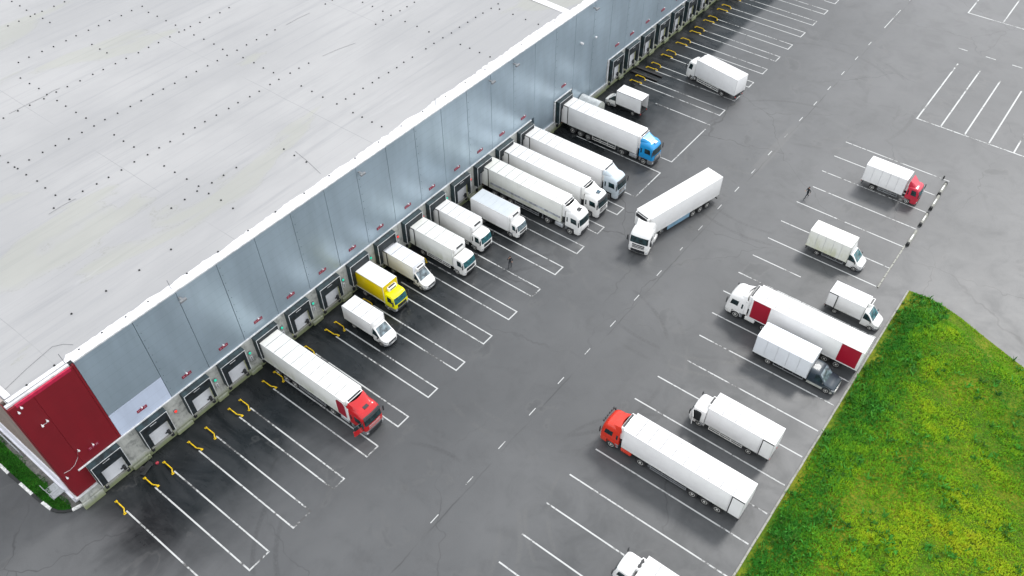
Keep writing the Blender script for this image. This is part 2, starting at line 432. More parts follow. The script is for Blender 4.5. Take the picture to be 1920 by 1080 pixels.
GRAVEL = soil_mat('gravel_strip', [(0.13, 0.13, 0.12), (0.22, 0.21, 0.19), (0.09, 0.09, 0.08), (0.05, 0.05, 0.05)], 1.2)

def bank_edge(y):   # right-hand boundary of the grass
    pts = [(3.3, 79.15), (1.0, 79.35), (-0.75, 79.1), (-2.8, 78.5), (-4.8, 77.6), (-10.5, 75.3), (-18, 72.2), (-60, 55)]
    for (ya, xa), (yb, xb) in zip(pts, pts[1:]):
        if y >= yb: return lerp(xa, xb, (ya - y) / (ya - yb))
    return pts[-1][1]
def sstep(t): t = max(0.0, min(1.0, t)); return t * t * (3 - 2 * t)
def bank_h(x, y):
    dk = 3.28 - y; dr = bank_edge(y) - x
    d = min(dk, dr * 0.95)
    h = 0.05 + 1.5 * sstep(d / 6.0)
    n = mnoise.noise(Vector((x * 0.12, y * 0.12, 0))) * 0.5 + mnoise.noise(Vector((x * 0.5, y * 0.5, 3))) * 0.14
    return h + n * sstep(d / 3.0)
mb = MB(); rows = []
ys = [3.275] + [3.2 - 0.35 * i for i in range(60)] + [-18 - 2.5 * i for i in range(18)]
for y in ys:
    xe = bank_edge(y); n = 150
    rows.append([(lerp(8.0, xe, i / n), y, bank_h(lerp(8.0, xe, i / n), y)) for i in range(n + 1)])
# skirt to the ground along the right edge
mb.grid(rows)
mb.grid([[r[-1] for r in rows], [(r[-1][0], r[-1][1], -0.05) for r in rows]])
mb.grid([[p for p in rows[0]], [(p[0], p[1], -0.05) for p in rows[0]]])
structure(mb.build('grass_bank', BANK))
mb = MB()
vr = []
for a in PATH[:-1]: vr.append([(a[0] + 0.12, a[1], 0.10), (min(4.15, max(a[0] + 0.2, 4.15)), a[1], 0.14)])
mb.grid(vr); structure(mb.build('grass_verge', VERGE))
mb = MB(); mb.grid([[(4.1, 92, 0.145), (5.05, 92, 0.145)], [(4.1, 56.9, 0.145), (5.05, 56.9, 0.145)], [(4.1, 55.05, 0.11), (5.05, 54.75, 0.11)]])
structure(mb.build('gravel_strip', GRAVEL))

# ---- tufts (nobody could count them): one object per patch of growth
def tuft_mesh(name, pts, hs, ws, cols, blades, lean=0.6):
    """pts: (N,3) base points; every tuft is a few bent blades"""
    N = len(pts); B = blades
    P = np.repeat(pts, B, axis=0); M = N * B
    ang = rng.uniform(0, 2 * np.pi, M); h = np.repeat(hs, B) * rng.uniform(0.6, 1.15, M); w = np.repeat(ws, B) * rng.uniform(0.7, 1.3, M)
    ln = rng.uniform(0.25, 1.0, M) * lean * h
    P = P + np.stack([rng.normal(0, 1, M) * np.repeat(ws, B) * 0.9, rng.normal(0, 1, M) * np.repeat(ws, B) * 0.9, np.zeros(M)], 1)
    dx, dy = np.cos(ang), np.sin(ang)
    side = np.stack([-dy, dx, np.zeros(M)], 1) * w[:, None] * 0.5
    mid = P + np.stack([dx * ln * 0.45, dy * ln * 0.45, h * 0.65], 1)
    tip = P + np.stack([dx * ln, dy * ln, h], 1)
    V = np.empty((M, 5, 3)); V[:, 0] = P - side * 0.6; V[:, 1] = P + side * 0.6; V[:, 2] = mid + side; V[:, 3] = mid - side; V[:, 4] = tip
    C = np.repeat(cols, B, axis=0) * rng.uniform(0.8, 1.2, (M, 1))
    me = bpy.data.meshes.new(name)
    me.vertices.add(M * 5); me.vertices.foreach_set('co', V.reshape(-1).astype(np.float32))
    loops = np.empty((M, 7), np.int32); b = np.arange(M, dtype=np.int32)[:, None] * 5
    loops[:] = b + np.array([0, 1, 2, 3, 3, 2, 4], np.int32)
    me.loops.add(M * 7); me.loops.foreach_set('vertex_index', loops.reshape(-1))
    me.polygons.add(M * 2)
    st = np.empty((M, 2), np.int32); st[:, 0] = np.arange(M) * 7; st[:, 1] = st[:, 0] + 4
    me.polygons.foreach_set('loop_start', st.reshape(-1))
    at = me.color_attributes.new('tint', 'FLOAT_COLOR', 'POINT')
    cc = np.ones((M * 5, 4), np.float32); cc[:, :3] = np.repeat(C, 5, axis=0)
    at.data.foreach_set('color', cc.reshape(-1))
    me.update(calc_edges=True); me.validate()
    return me
def leaf_mat(name):
    t = NT(name)
    a = t.n('ShaderNodeVertexColor', layer_name='tint')
    t.set(col=a.outputs[0], rough=0.7, spec=0.25)
    return t.m
LEAF = leaf_mat('grass_blade')
def nz(P, s, o=0.0):
    return np.array([mnoise.noise(Vector((x * s + o, y * s - o, o * 0.7))) for x, y in P[:, :2]])
def scatter_bank(n):
    X = rng.uniform(20, 80, n); Y = rng.uniform(-26, 3.2, n)
    k = np.array([x < bank_edge(y) - 0.06 for x, y in zip(X, Y)])
    # keep what the camera side of the bank can show, thin out the rest
    k &= (X > 24) & (Y > -(X - 24) * 1.0 - 2)
    X, Y = X[k], Y[k]
    return np.stack([X, Y, [bank_h(x, y) - 0.03 for x, y in zip(X, Y)]], 1)
pts = scatter_bank(105000)
a1 = nz(pts, 0.11); a2 = nz(pts, 0.45, 5.3); a3 = nz(pts, 1.3, 9.1); dk = 3.28 - pts[:, 1]
pal = np.array([(0.030, 0.190, 0.014), (0.10, 0.300, 0.010), (0.24, 0.42, 0.008), (0.40, 0.48, 0.012), (0.40, 0.38, 0.025), (0.26, 0.21, 0.04)])
v = 1.75 + a1 * 1.6 + a2 * 1.05 + a3 * 0.7 + rng.normal(0, 0.38, len(pts)) - 2.3 * np.clip(1 - dk / 6.0, 0, 1)
dr = np.array([bank_edge(y) - x for x, y in pts[:, :2]])
v = np.where(dr < 4.0, v * 0.45 + 0.35, v)
v = np.clip(v, 0, 4.99); i0 = v.astype(int); fr = (v - i0)[:, None]
cols = pal[i0] * (1 - fr) + pal[i0 + 1] * fr
tall = np.clip(0.20 + 0.22 * a2 + 0.2 * np.clip(1 - abs(dk - 2.5) / 2.5, 0, 1), 0.1, 0.7)
tall = np.where(dr < 3.0, tall * 0.5, tall) * np.clip(dk / 0.8, 0.3, 1)
o = link('bank_grass', tuft_mesh('bank_grass', pts, tall, np.full(len(pts), 0.062), cols, 4, 0.9)); o.data.materials.append(LEAF); o['kind'] = 'stuff'; o['label'] = 'dense yellow green grass and weeds covering the bank'
# bushier weeds near the kerb and scattered over the slope
n = 5200
q = scatter_bank(15000); dq = 3.28 - q[:, 1]
keep = rng.uniform(0, 1, len(q)) < np.where(dq < 4.5, 0.30, 0.10) * (nz(q, 0.35, 2.2) > -0.05)
q = q[keep]
c = np.array([(0.028, 0.17, 0.015)]) * rng.uniform(0.5, 1.5, (len(q), 1)) + rng.uniform(0, 1, (len(q), 1)) * np.array([(0.03, 0.03, 0.0)])
o = link('bank_weeds', tuft_mesh('bank_weeds', q, rng.uniform(0.3, 0.65, len(q)), np.full(len(q), 0.14), c, 7, 1.0)); o.data.materials.append(LEAF); o['kind'] = 'stuff'; o['label'] = 'darker leafy weeds along the foot of the bank'
n = 9000
yv = rng.uniform(55.2, 90, n)
def verge_x(y):
    for (xa, ya), (xb, yb) in zip(PATH, PATH[1:]):
        if yb <= y <= ya: return lerp(xa, xb, (ya - y) / (ya - yb))
    return 2.55
x0 = np.array([verge_x(y) for y in yv]) + 0.14
xv = x0 + rng.uniform(0, 1, n) * np.maximum(0.02, 4.2 + 0.25 * np.sin(yv * 1.7) - x0)
pv = np.stack([xv, yv, np.full(n, 0.1)], 1)
cv = np.array([(0.02, 0.135, 0.006)]) * (1 + 0.6 * nz(pv, 1.1)[:, None]) * rng.uniform(0.7, 1.3, (n, 1))
o = link('verge_grass', tuft_mesh('verge_grass', pv, rng.uniform(0.05, 0.14, n), np.full(n, 0.05), cv, 4, 0.8)); o.data.materials.append(LEAF); o['kind'] = 'stuff'; o['label'] = 'short bright green grass on the narrow verge'

# ================================================================== WAREHOUSE
def cladding_mat(name, col, metal, rough, ribs=True):
    t = NT(name)
    p = t.pos(); X, Y, Z = t.xyz(p)
    a = t.noise(t.map(p, (1, 1, 0.25)), 0.35, 4, 0.6); b = t.noise(t.map(p, (3, 3, 0.15)), 0.8, 4, 0.6)
    c = t.mix(t.ramp(a, 0.3, 0.7), tuple(v * 0.9 for v in col), tuple(min(1, v * 1.08) for v in col))
    c = t.mix(t.math('MULTIPLY', t.ramp(b, 0.55, 0.85), 0.18), c, tuple(v * 0.7 for v in col))
    # horizontal panel joints every metre
    zz = t.math('FRACT', t.math('MULTIPLY', Z, 0.95))
    line = t.math('SUBTRACT', 1.0, t.ramp(t.math('ABSOLUTE', t.math('SUBTRACT', zz, 0.5)), 0.0, 0.045))
    c = t.mix(t.math('MULTIPLY', line, 0.22), c, tuple(v * 0.5 for v in col))
    t.set(col=c, metal=metal, rough=t.math('MULTIPLY_ADD', b, 0.12, rough))
    if ribs:
        w = t.math('SINE', t.math('MULTIPLY', Z, 42.0))
        t.bump(t.math('ADD', t.math('MULTIPLY', w, 0.35), t.math('MULTIPLY', line, -1.0)), 0.12, 0.02)
    return t.m
CLAD = cladding_mat('blue_grey_cladding', (0.35, 0.435, 0.50), 0.48, 0.26)
CLADL = cladding_mat('pale_replaced_cladding', (0.50, 0.57, 0.70), 0.1, 0.4)
CLADR = cladding_mat('dark_red_cladding', (0.165, 0.0015, 0.008), 0.0, 0.5)
CLADB = cladding_mat('brown_ribbed_cladding', (0.30, 0.25, 0.22), 0.1, 0.45)
CLADW = cladding_mat('white_side_cladding', (0.72, 0.72, 0.78), 0.0, 0.45)
TRIM = plain('white_trim', (0.58, 0.59, 0.60), 0.5, 0, 0.15, 1.5)
FABRIC = plain('dock_shelter_fabric', (0.012, 0.028, 0.034), 0.55, 0, 0.4, 1.5)
CURTAIN = plain('dock_shelter_curtain', (0.010, 0.016, 0.020), 0.6, 0, 0.4, 2)
DOORM = body_paint('sectional_door_panel', (0.72, 0.74, 0.78), 0.3, (0.3, 0.32, 0.3), 0, 4)
GREENY = plain('pale_yellow_guard', (0.60, 0.62, 0.34), 0.6, 0, 0.3, 3)

def roof_mat():
    t = NT('roof_membrane')
    p = t.pos(); X, Y, Z = t.xyz(p)
    big = t.noise(t.map(p, (0.5, 1, 0)), 0.06, 5, 0.6, 0.3)
    streak = t.noise(t.map(p, (0.05, 1.0, 0), (3, 1, 0)), 1.0, 5, 0.65)
    streak2 = t.noise(t.map(p, (0.12, 1.6, 0), (13, 8, 0)), 0.45, 5, 0.7, 0.4)
    pud = t.noise(t.map(p, (0.35, 1.0, 0), (21, 4, 0)), 0.11, 4, 0.5, 0.8)
    fine = t.noise(t.map(p, (1, 1, 0)), 4.0, 4, 0.7)
    c = t.mix(t.ramp(big, 0.35, 0.65), (0.268, 0.270, 0.274), (0.320, 0.320, 0.322))
    c = t.mix(t.math('MULTIPLY', t.ramp(streak, 0.48, 0.74), 0.50), c, (0.215, 0.22, 0.23))
    c = t.mix(t.math('MULTIPLY', t.ramp(streak2, 0.60, 0.80), 0.40), c, (0.42, 0.42, 0.43))
    rim = t.math('MULTIPLY', t.ramp(pud, 0.585, 0.63), 1.0)
    c = t.mix(t.math('MULTIPLY', rim, 0.26), c, (0.28, 0.29, 0.215))
    edge = t.math('SUBTRACT', 1.0, t.ramp(t.math('ABSOLUTE', t.math('SUBTRACT', pud, 0.60)), 0.0, 0.007))
    c = t.mix(t.math('MULTIPLY', edge, t.math('MULTIPLY', t.ramp(fine, 0.4, 0.7), 0.35)), c, (0.16, 0.16, 0.13))
    # welded seams: sheets 1.55 m wide along the building, cross seams every 9.4 m
    def seam(co, off, per, wd):
        f = t.math('FRACT', t.math('DIVIDE', t.math('ADD', co, off), per))
        return t.math('SUBTRACT', 1.0, t.ramp(t.math('ABSOLUTE', t.math('SUBTRACT', f, 0.5)), 0.0, wd / per))
    wobx = t.math('MULTIPLY_ADD', t.noise(t.map(p, (0.2, 0.2, 0)), 0.4, 2), 0.4, -0.2)
    s1 = seam(t.math('ADD', Y, wobx), 0.3, 1.53, 0.05)
    s2 = seam(t.math('ADD', X, wobx), -0.4, 18.9, 0.06)
    msk = t.ramp(t.noise(t.map(p, (0.06, 0.6, 0), (2, 2, 0)), 1.0, 3), 0.42, 0.62)
    c = t.mix(t.math('MULTIPLY', t.math('MULTIPLY', s1, msk), 0.30), c, (0.17, 0.175, 0.19))
    c = t.mix(t.math('MULTIPLY', t.math('MULTIPLY', s2, t.ramp(big, 0.4, 0.55)), 0.45), c, (0.13, 0.135, 0.14))
    c = t.mix(t.math('MULTIPLY', t.ramp(fine, 0.55, 0.8), 0.12), c, (0.2, 0.2, 0.21))
    t.set(col=c, rough=0.6, spec=0.35)
    t.bump(t.math('ADD', t.math('MULTIPLY', s1, 0.6), fine), 0.15, 0.03)
    return t.m
ROOFM = roof_mat()
ROOFW = plain('white_roof_edge_membrane', (0.62, 0.62, 0.64), 0.6, 0, 0.06, 1)
wh = thing('warehouse', 'long grey clad warehouse with pale flat roof and dark red corner', 'warehouse', (5.0, WALL_Y, 0))
def W(mb, name, mats, label=None, smooth=35, parent=None):
    """build in world coordinates under the warehouse (or one of its parts)"""
    me = mb.mesh(name, mats, smooth)
    me.transform(Matrix.Translation((-5.0, -WALL_Y, 0)))
    return link(name, me, parent or wh, label)
XE = 185.0; YB = 190.0; ZR = 15.55
# roof deck and its white edge band
mb = MB(); mb.box(5.3, XE, WALL_Y + 0.5, YB, ZR - 0.4, ZR)
roof = W(mb, 'roof', ROOFM, smooth=0)
mb = MB()
rows = []
xx = 5.4
while xx < XE:
    wdt = 0.85 + 0.32 * mnoise.noise(Vector((xx * 0.35, 1, 0))) + 0.22 * mnoise.noise(Vector((xx * 1.7, 4, 0))) + (0.5 if xx < 84 else 0.1) * sstep((xx - 20) / 60)
    if xx < 11: wdt = 0.55
    rows.append([(xx, WALL_Y + 0.42, ZR + 0.30), (xx, WALL_Y + 0.62, ZR + 0.30), (xx, WALL_Y + 0.75, ZR + 0.12), (xx, WALL_Y + 0.6 + wdt * 0.8, ZR + 0.035), (xx, WALL_Y + 0.6 + wdt, ZR + 0.004)])
    xx += 0.4
mb.grid(rows); W(mb, 'roof_edge_band', ROOFW, parent=roof)
mb = MB(); mb.box(5.42, 5.95, WALL_Y + 1.2, YB, ZR + 0.004, ZR + 0.16, 0.04); W(mb, 'side_edge_band', ROOFW, parent=roof)
# raised white membrane bands at the far step of the roof
mb = MB(); mb.grid([[(83.2, 55.9, ZR + 0.02), (84.3, 55.9, ZR + 0.02)], [(83.4, 61, ZR + 0.06), (84.6, 61, ZR + 0.06)], [(83.5, 90, ZR + 0.06), (84.7, 90, ZR + 0.06)]])
W(mb, 'roof_joint_band', ROOFW, parent=roof)
# parapet capping
mb = MB(); mb.box(10.84, XE, WALL_Y - 0.06, WALL_Y + 0.42, ZR + 0.24, ZR + 0.42, 0.02); W(mb, 'parapet_cap', TRIM)
mb = MB(); mb.box(5.0, 10.5, WALL_Y + 0.18, WALL_Y + 0.5, ZR - 0.15, ZR + 0.22, 0.03); W(mb, 'corner_parapet_cap', TRIM)
mb = MB(); mb.box(5.6, 10.4, WALL_Y - 0.02, WALL_Y + 0.175, ZR - 0.35, ZR + 0.05, 0.03); W(mb, 'red_parapet_flashing', plain('bright_red_flashing', (0.42, 0.010, 0.05), 0.45))
# backing wall and cladding panels (grooves between panels are real gaps)
mb = MB(); mb.box(5.35, XE, WALL_Y + 0.3, WALL_Y + 0.6, 0.0, ZR - 0.45); W(mb, 'core_wall', plain('joint_backing_board', (0.06, 0.09, 0.11), 0.8))  # dark backing board seen through the panel joints
JX = [10.84, 16.42] + [16.42 + 4.475 * k for k in range(1, 38)]
LOW = lambda a, b: 1.75 if (73.5 < (a + b) / 2 < 79.4) else (1.25 if (83.2 < (a + b) / 2 < 92.5) else 4.98)
mb = MB()
for a, b in zip(JX, JX[1:]):
    lo = LOW(a, b)
    if a < 11: lo = 8.15
    mb.box(a + 0.022, b - 0.022, WALL_Y, WALL_Y + 0.25, lo, ZR + 0.235, 0.012)
mb.mi = 1
for k in range(1, len(JX) - 1, 2):        # fixing bolts beside every second joint
    for z in range(6, 16):
        mb.box(JX[k] + 0.22, JX[k] + 0.27, WALL_Y - 0.02, WALL_Y - 0.001, z + 0.1, z + 0.16)
W(mb, 'cladding', [CLAD, PLASTIC])
mb = MB(); mb.box(10.862, 16.398, WALL_Y + 0.003, WALL_Y + 0.25, 4.98, 8.12, 0.012); W(mb, 'pale_cladding_panel', CLADL, 'pale lilac grey replacement panel')
# red corner
mb = MB()
mb.box(5.0, 7.02, WALL_Y - 0.004, WALL_Y + 0.3, 2.05, ZR + 0.0, 0.03); mb.box(7.022, 10.62, WALL_Y, WALL_Y + 0.25, 5.0, ZR, 0.03); mb.box(10.624, 10.834, WALL_Y - 0.012, WALL_Y + 0.25, 5.0, ZR + 0.1, 0.03)
W(mb, 'red_corner_cladding', CLADR)
mb = MB()
mb.box(4.955, 4.999, WALL_Y + 0.302, WALL_Y + 1.15, 2.05, ZR, 0.01); W(mb, 'red_side_return', CLADR)
mb = MB()
mb.box(5.0, 5.3, WALL_Y + 1.16, YB, 4.2, ZR + 0.1)
for k in range(60): mb.box(4.955, 4.999, WALL_Y + 1.2 + k * 0.5, WALL_Y + 1.45 + k * 0.5, 4.2, ZR + 0.05)
W(mb, 'brown_side_cladding', CLADB, smooth=0)
mb = MB(); mb.box(4.86, 5.3, WALL_Y + 1.16, YB, 0.9, 4.19, 0.03); mb.box(4.72, 5.3, WALL_Y + 1.18, YB, 0.0, 0.89, 0.02); W(mb, 'white_side_cladding', CLADW)
mb = MB(); mb.box(4.80, 7.0, WALL_Y - 0.15, WALL_Y + 0.1, 1.85, 2.05, 0.02); mb.box(4.80, 4.999, WALL_Y + 0.1, WALL_Y + 1.15, 1.85, 2.05, 0.02); W(mb, 'corner_drip_trim', TRIM)
# concrete base
mb = MB()
mb.box(5.02, 73.9, WALL_Y + 0.02, WALL_Y + 0.298, 0.0, 4.9)
mb.box(73.9, 79.3, WALL_Y - 0.1, WALL_Y + 0.298, 0.0, 1.70); mb.box(79.3, 83.3, WALL_Y + 0.02, WALL_Y + 0.298, 0.0, 4.9)
mb.box(83.3, 92.6, WALL_Y - 0.12, WALL_Y + 0.298, 0.0, 1.2); mb.box(92.6, XE, WALL_Y + 0.02, WALL_Y + 0.298, 0.0, 4.9)
W(mb, 'concrete_base', CONC, smooth=0)
mb = MB()
for a, b in ((5.0, 7.0), (7.05, 73.2), (79.35, 83.2), (92.7, XE)):
    if a == 5.0: mb.box(4.9, 7.0, WALL_Y - 0.2, WALL_Y + 0.01, 0, 0.9, 0.03)
W(mb, 'corner_plinth', CONC, smooth=0)
mb = MB()
for a, b in ((6.35, 73.9), (79.3, 83.3), (92.6, XE)): mb.box(a, b, WALL_Y - 0.10, WALL_Y + 0.015, 4.82, 4.975, 0.015)
for a, b, z in ((73.9, 79.3, 1.70), (83.3, 92.6, 1.2)): mb.box(a, b, WALL_Y - 0.18, WALL_Y - 0.003, z - 0.02, z + 0.06, 0.01)
mb.box(79.15, 79.3, WALL_Y - 0.16, WALL_Y + 0.01, 1.2, 4.775, 0.01); mb.box(92.62, 92.8, WALL_Y - 0.16, WALL_Y + 0.01, 1.0, 4.775, 0.01)
W(mb, 'cladding_trim', TRIM)

# ---- docks
DOCKS = [(7.05, 10.16), (12.15, 15.2), (17.14, 20.26), (21.57, 24.63), (26.06, 28.99), (30.42, 33.39), (34.91, 37.94), (39.43, 42.42), (43.8, 46.85), (48.42, 51.45), (52.7, 55.7), (57.25, 60.39), (61.75, 64.75), (66.2, 69.25), (70.75, 73.75),
         (79.64, 82.8), (93.1, 96.1), (97.39, 100.55), (101.87, 104.95), (106.44, 109.5), (110.96, 114.0), (115.45, 118.5), (119.95, 123.0), (124.45, 127.5), (128.95, 132.0), (133.4, 136.5)]
OCC = {4, 7, 8, 9, 10, 12, 13, 14, 15}
def lamp_mat(name, col, e):
    t = NT(name); t.set(col=col, ecol=col, estr=e, rough=0.3); return t.m
REDL = lamp_mat('red_signal_lens', (0.75, 0.03, 0.02), 0.35); GRNL = lamp_mat('green_signal_lens', (0.02, 0.55, 0.36), 0.25)
PLATE = plain('red_number_plate', (0.20, 0.006, 0.03), 0.5); DIGIT = plain('pale_digit', (0.45, 0.25, 0.28), 0.6)
YF = WALL_Y - 0.65
for i, (a, b) in enumerate(DOCKS):
    top, bot = (4.68, 1.60) if i < 15 else (4.74, 1.35)
    mb = MB()
    hood = [(YF, top - 0.14), (YF, top), (WALL_Y + 0.018, 4.77), (WALL_Y + 0.018, top - 0.14)]
    mb.prism(hood, 'x', a, b)
    mb.box(a, a + 0.12, YF, WALL_Y + 0.018, bot, top - 0.142, 0.02); mb.box(b - 0.12, b, YF, WALL_Y + 0.018, bot, top - 0.142, 0.02)
    sh = W(mb, 'dock_shelter', FABRIC)
    mb = MB(); mb.box(a + 0.125, b - 0.125, YF + 0.02, YF + 0.06, top - 1.25, top - 0.145); W(mb, 'top_curtain', CURTAIN, parent=sh, smooth=0)
    for x0, x1 in ((a + 0.125, a + 0.62), (b - 0.36, b - 0.125)):
        mb = MB(); mb.box(x0, x1, YF + 0.065, YF + 0.10, bot + 0.02, top - 0.145); W(mb, 'side_curtain', CURTAIN, parent=sh, smooth=0)
    mb = MB()
    mb.box(a + 0.01, b - 0.01, YF - 0.03, YF - 0.002, top - 0.09, top - 0.035); mb.box(a + 0.02, a + 0.075, YF - 0.03, YF - 0.002, bot, top - 0.09); mb.box(b - 0.075, b - 0.02, YF - 0.03, YF - 0.002, bot, top - 0.09)
    W(mb, 'edge_strip', TRIM, parent=sh, smooth=0)
    if i not in OCC:
        mb = MB(); mb.box((a + b) / 2 - 0.45, (a + b) / 2 + 0.25, YF - 0.002, YF + 0.017, top - 0.42, top - 0.37); W(mb, 'maker_plate', TRIM, parent=sh, smooth=0)
    mb = MB()
    for z in range(4): mb.box(a + 0.30, b - 0.22, WALL_Y - 0.03, WALL_Y + 0.0, 0.95 + z * 0.70, 0.95 + z * 0.70 + 0.69, 0.01)
    W(mb, 'dock_door', DOORM, parent=sh)
    if i not in OCC:
        for gx in (a + 0.16, b - 0.24):
            mb = MB(); mb.box(gx, gx + 0.08, WALL_Y - 0.16, WALL_Y - 0.05, 0.95, 3.0, 0.02); W(mb, 'door_guard', GREENY, parent=sh)
        mb = MB(); mb.box(a + 0.35, b - 0.35, WALL_Y - 0.22, WALL_Y - 0.035, 0.86, 0.94, 0.01); W(mb, 'leveller_lip', KERB, parent=sh)
        mb = MB(); mb.box(b - 0.72, b - 0.45, WALL_Y - 0.30, WALL_Y - 0.035, 1.05, 1.65, 0.04); mb.box(b - 0.95, b - 0.721, WALL_Y - 0.2, WALL_Y - 0.1, 1.40, 1.50, 0.01)
        W(mb, 'door_motor', PLASTIC, parent=sh)
    for gx in (a + 0.25, b - 0.55):
        mb = MB(); mb.box(gx, gx + 0.3, WALL_Y - 0.22, WALL_Y + 0.018, 0.45, 0.85, 0.03); W(mb, 'dock_bumper', SEAL, parent=sh)
    # stepped concrete foot beside the dock
    nx = DOCKS[i + 1][0] if i + 1 < len(DOCKS) else b + 1.4
    if nx - b < 2.6:
        mb = MB(); mb.box(b + 0.04, nx - 0.04, WALL_Y - 0.24, WALL_Y + 0.01, 0.0, 0.55, 0.05)
        W(mb, 'pier_foot', CONC, smooth=0)
        mb = MB(); cx = b + (nx - b) * 0.45
        mb.mi = 1; mb.box(cx - 0.17, cx + 0.17, WALL_Y - 0.12, WALL_Y + 0.015, 1.9, 2.55, 0.02)
        mb.mi = 2
        for z in (2.0, 2.18, 2.36): mb.box(cx - 0.06, cx + 0.05, WALL_Y - 0.14, WALL_Y - 0.121, z, z + 0.07)
        if i > 1:
            W(mb, 'control_box', [TRIM, TRIM, PLASTIC])
        else: mb.bm.free()
        if i != 0:
            mb = MB()
            red = i in (1, 8, 9, 12, 13, 14, 11, 15)
            mb.mi = 0; mb.box(cx - 0.16, cx + 0.16, WALL_Y - 0.10, WALL_Y + 0.015, 2.85, 3.3, 0.02)
            mb.mi = 1
            mb.lathe_y([(0.11, -0.2), (0.15, -0.15), (0.15, -0.10)], cx, WALL_Y, 3.1, 12)
            W(mb, 'signal_lamp', [GREYP, REDL if red else GRNL])
    # number plate and the lamp over it
    cx = (a + b) / 2 + 0.02 * i * 0 - 0.1
    if i == 15: cx = 81.3
    if i == 16: cx = 94.8
    mb = MB(); zs = 6.25 if i < 15 else 6.45
    mb.mi = 0; mb.box(cx - 0.52, cx + 0.52, WALL_Y - 0.06, WALL_Y - 0.003, zs - 0.17, zs + 0.17, 0.01)
    mb.mi = 1                                       # three worn digits, too weathered to read
    for k in range(3):
        ox = cx - 0.32 + k * 0.32
        mb.box(ox - 0.08, ox - 0.045, WALL_Y - 0.068, WALL_Y - 0.0605, zs - 0.1, zs + 0.1); mb.box(ox + 0.045, ox + 0.08, WALL_Y - 0.068, WALL_Y - 0.0605, zs - 0.1 + 0.1 * (k == 1), zs + 0.1); mb.box(ox - 0.044, ox + 0.044, WALL_Y - 0.068, WALL_Y - 0.0605, zs + 0.07, zs + 0.1)
    sg = W(mb, 'dock_sign', [PLATE, DIGIT])
    mb = MB(); mb.tube([(cx, WALL_Y - 0.003, zs + 0.40), (cx, WALL_Y - 0.22, zs + 0.40), (cx, WALL_Y - 0.27, zs + 0.34)], [0.02, 0.02, 0.08], 8); mb.box(cx - 0.07, cx + 0.07, WALL_Y - 0.28, WALL_Y - 0.14, zs + 0.37, zs + 0.43, 0.02)
    W(mb, 'sign_lamp', TRIM, parent=sg)
# cameras, wiring and odd fittings on the red corner, floodlights under the eaves
def camera(x, z):
    mb = MB(); mb.tube([(x, WALL_Y - 0.002, z), (x, WALL_Y - 0.25, z + 0.02)], 0.04, 6); mb.box(x - 0.08, x + 0.08, WALL_Y - 0.36, WALL_Y - 0.2, z - 0.04, z + 0.10, 0.02)
    W(mb, 'security_camera', TRIM)
for x, z in ((6.25, 12.2), (6.75, 12.35), (7.3, 7.15), (5.5, 14.9), (5.85, 15.2), (5.3, 5.2)): camera(x, z)
mb = MB(); mb.tube([(7.25, WALL_Y - 0.03, 7.0), (6.95, WALL_Y - 0.03, 6.3), (6.4, WALL_Y - 0.03, 5.75), (5.85, WALL_Y - 0.03, 5.6), (5.35, WALL_Y - 0.03, 5.75)], 0.014, 6); mb.tube([(6.3, WALL_Y - 0.03, 12.1), (6.6, WALL_Y - 0.03, 12.0), (6.75, WALL_Y - 0.03, 12.25)], 0.02, 6)
W(mb, 'loose_cable', TRIM)
for x in (21.0, 43.6, 65.4, 70.1, 87.6):
    mb = MB(); mb.box(x - 0.12, x + 0.12, WALL_Y - 0.5, WALL_Y - 0.002, 15.05, 15.15, 0.02); mb.box(x - 0.35, x + 0.35, WALL_Y - 0.75, WALL_Y - 0.5, 14.95, 15.2, 0.04)
    W(mb, 'flood_lamp', GREYP)
for x, z in ((88.6, 10.4), (84.9, 11.2), (85.3, 10.9)):
    mb = MB(); mb.box(x - 0.14, x + 0.14, WALL_Y - 0.25, WALL_Y - 0.002, z - 0.1, z + 0.12, 0.03); W(mb, 'wall_fitting', TRIM)
# lightning wire poles on the roof edge
mb = MB()
for x in (10.4, 20.9, 56.5): mb.tube([(x, WALL_Y + 0.5, ZR + 0.3), (x - 0.05, WALL_Y + 0.5, ZR + 1.5)], 0.03, 5)
W(mb, 'lightning_rod', GREYP)
# rooftop vents: rows of small black cowls
vents = []
def run(y, xa, xb, step=1.55):
    x = xa
    while x <= xb: vents.append((x + random.uniform(-0.12, 0.12), y + random.uniform(-0.08, 0.08))); x += step
def colrun(x, ya, yb, step=1.82):
    y = ya
    while y <= yb: vents.append((x + random.uniform(-0.08, 0.08), y + random.uniform(-0.1, 0.1))); y += step
run(64.3, 28.0, 37, 1.6); run(64.3, 50.4, 63, 1.4); run(64.35, 65.6, 80, 1.6)
run(73.4, 20.9, 56, 1.53); run(73.4, 66.0, 75, 1.5); run(82.5, 22.1, 58.2, 1.53); run(82.5, 65.8, 70, 1.5)
run(91.7, 26.1, 58, 1.57); run(101.2, 33.2, 52, 1.6); run(110.4, 37.2, 47, 1.6)
colrun(31.6, 59.5, 70.5); colrun(31.6, 75.6, 81); colrun(31.6, 84.5, 98, 1.9); colrun(22.1, 75.1, 86, 1.75); colrun(50.45, 57.3, 62, 1.5); colrun(50.5, 66.7, 72, 1.8); colrun(50.45, 75, 81, 1.85); colrun(50.3, 84, 99.5, 1.9)
colrun(41.1, 59.2, 63, 1.75); colrun(41.05, 94.6, 98, 1.6); colrun(40.95, 106.9, 117, 1.8); colrun(68.9, 56.9, 62, 1.6); colrun(68.9, 66.8, 72, 2.1); colrun(69.2, 75.1, 80, 1.9); colrun(78.8, 56.9, 63.5, 2.1)
run(55.35, 7.4, 21, 2.3); run(55.6, 23, 84, 3.6)
run(59.4, 14, 27, 3.4)
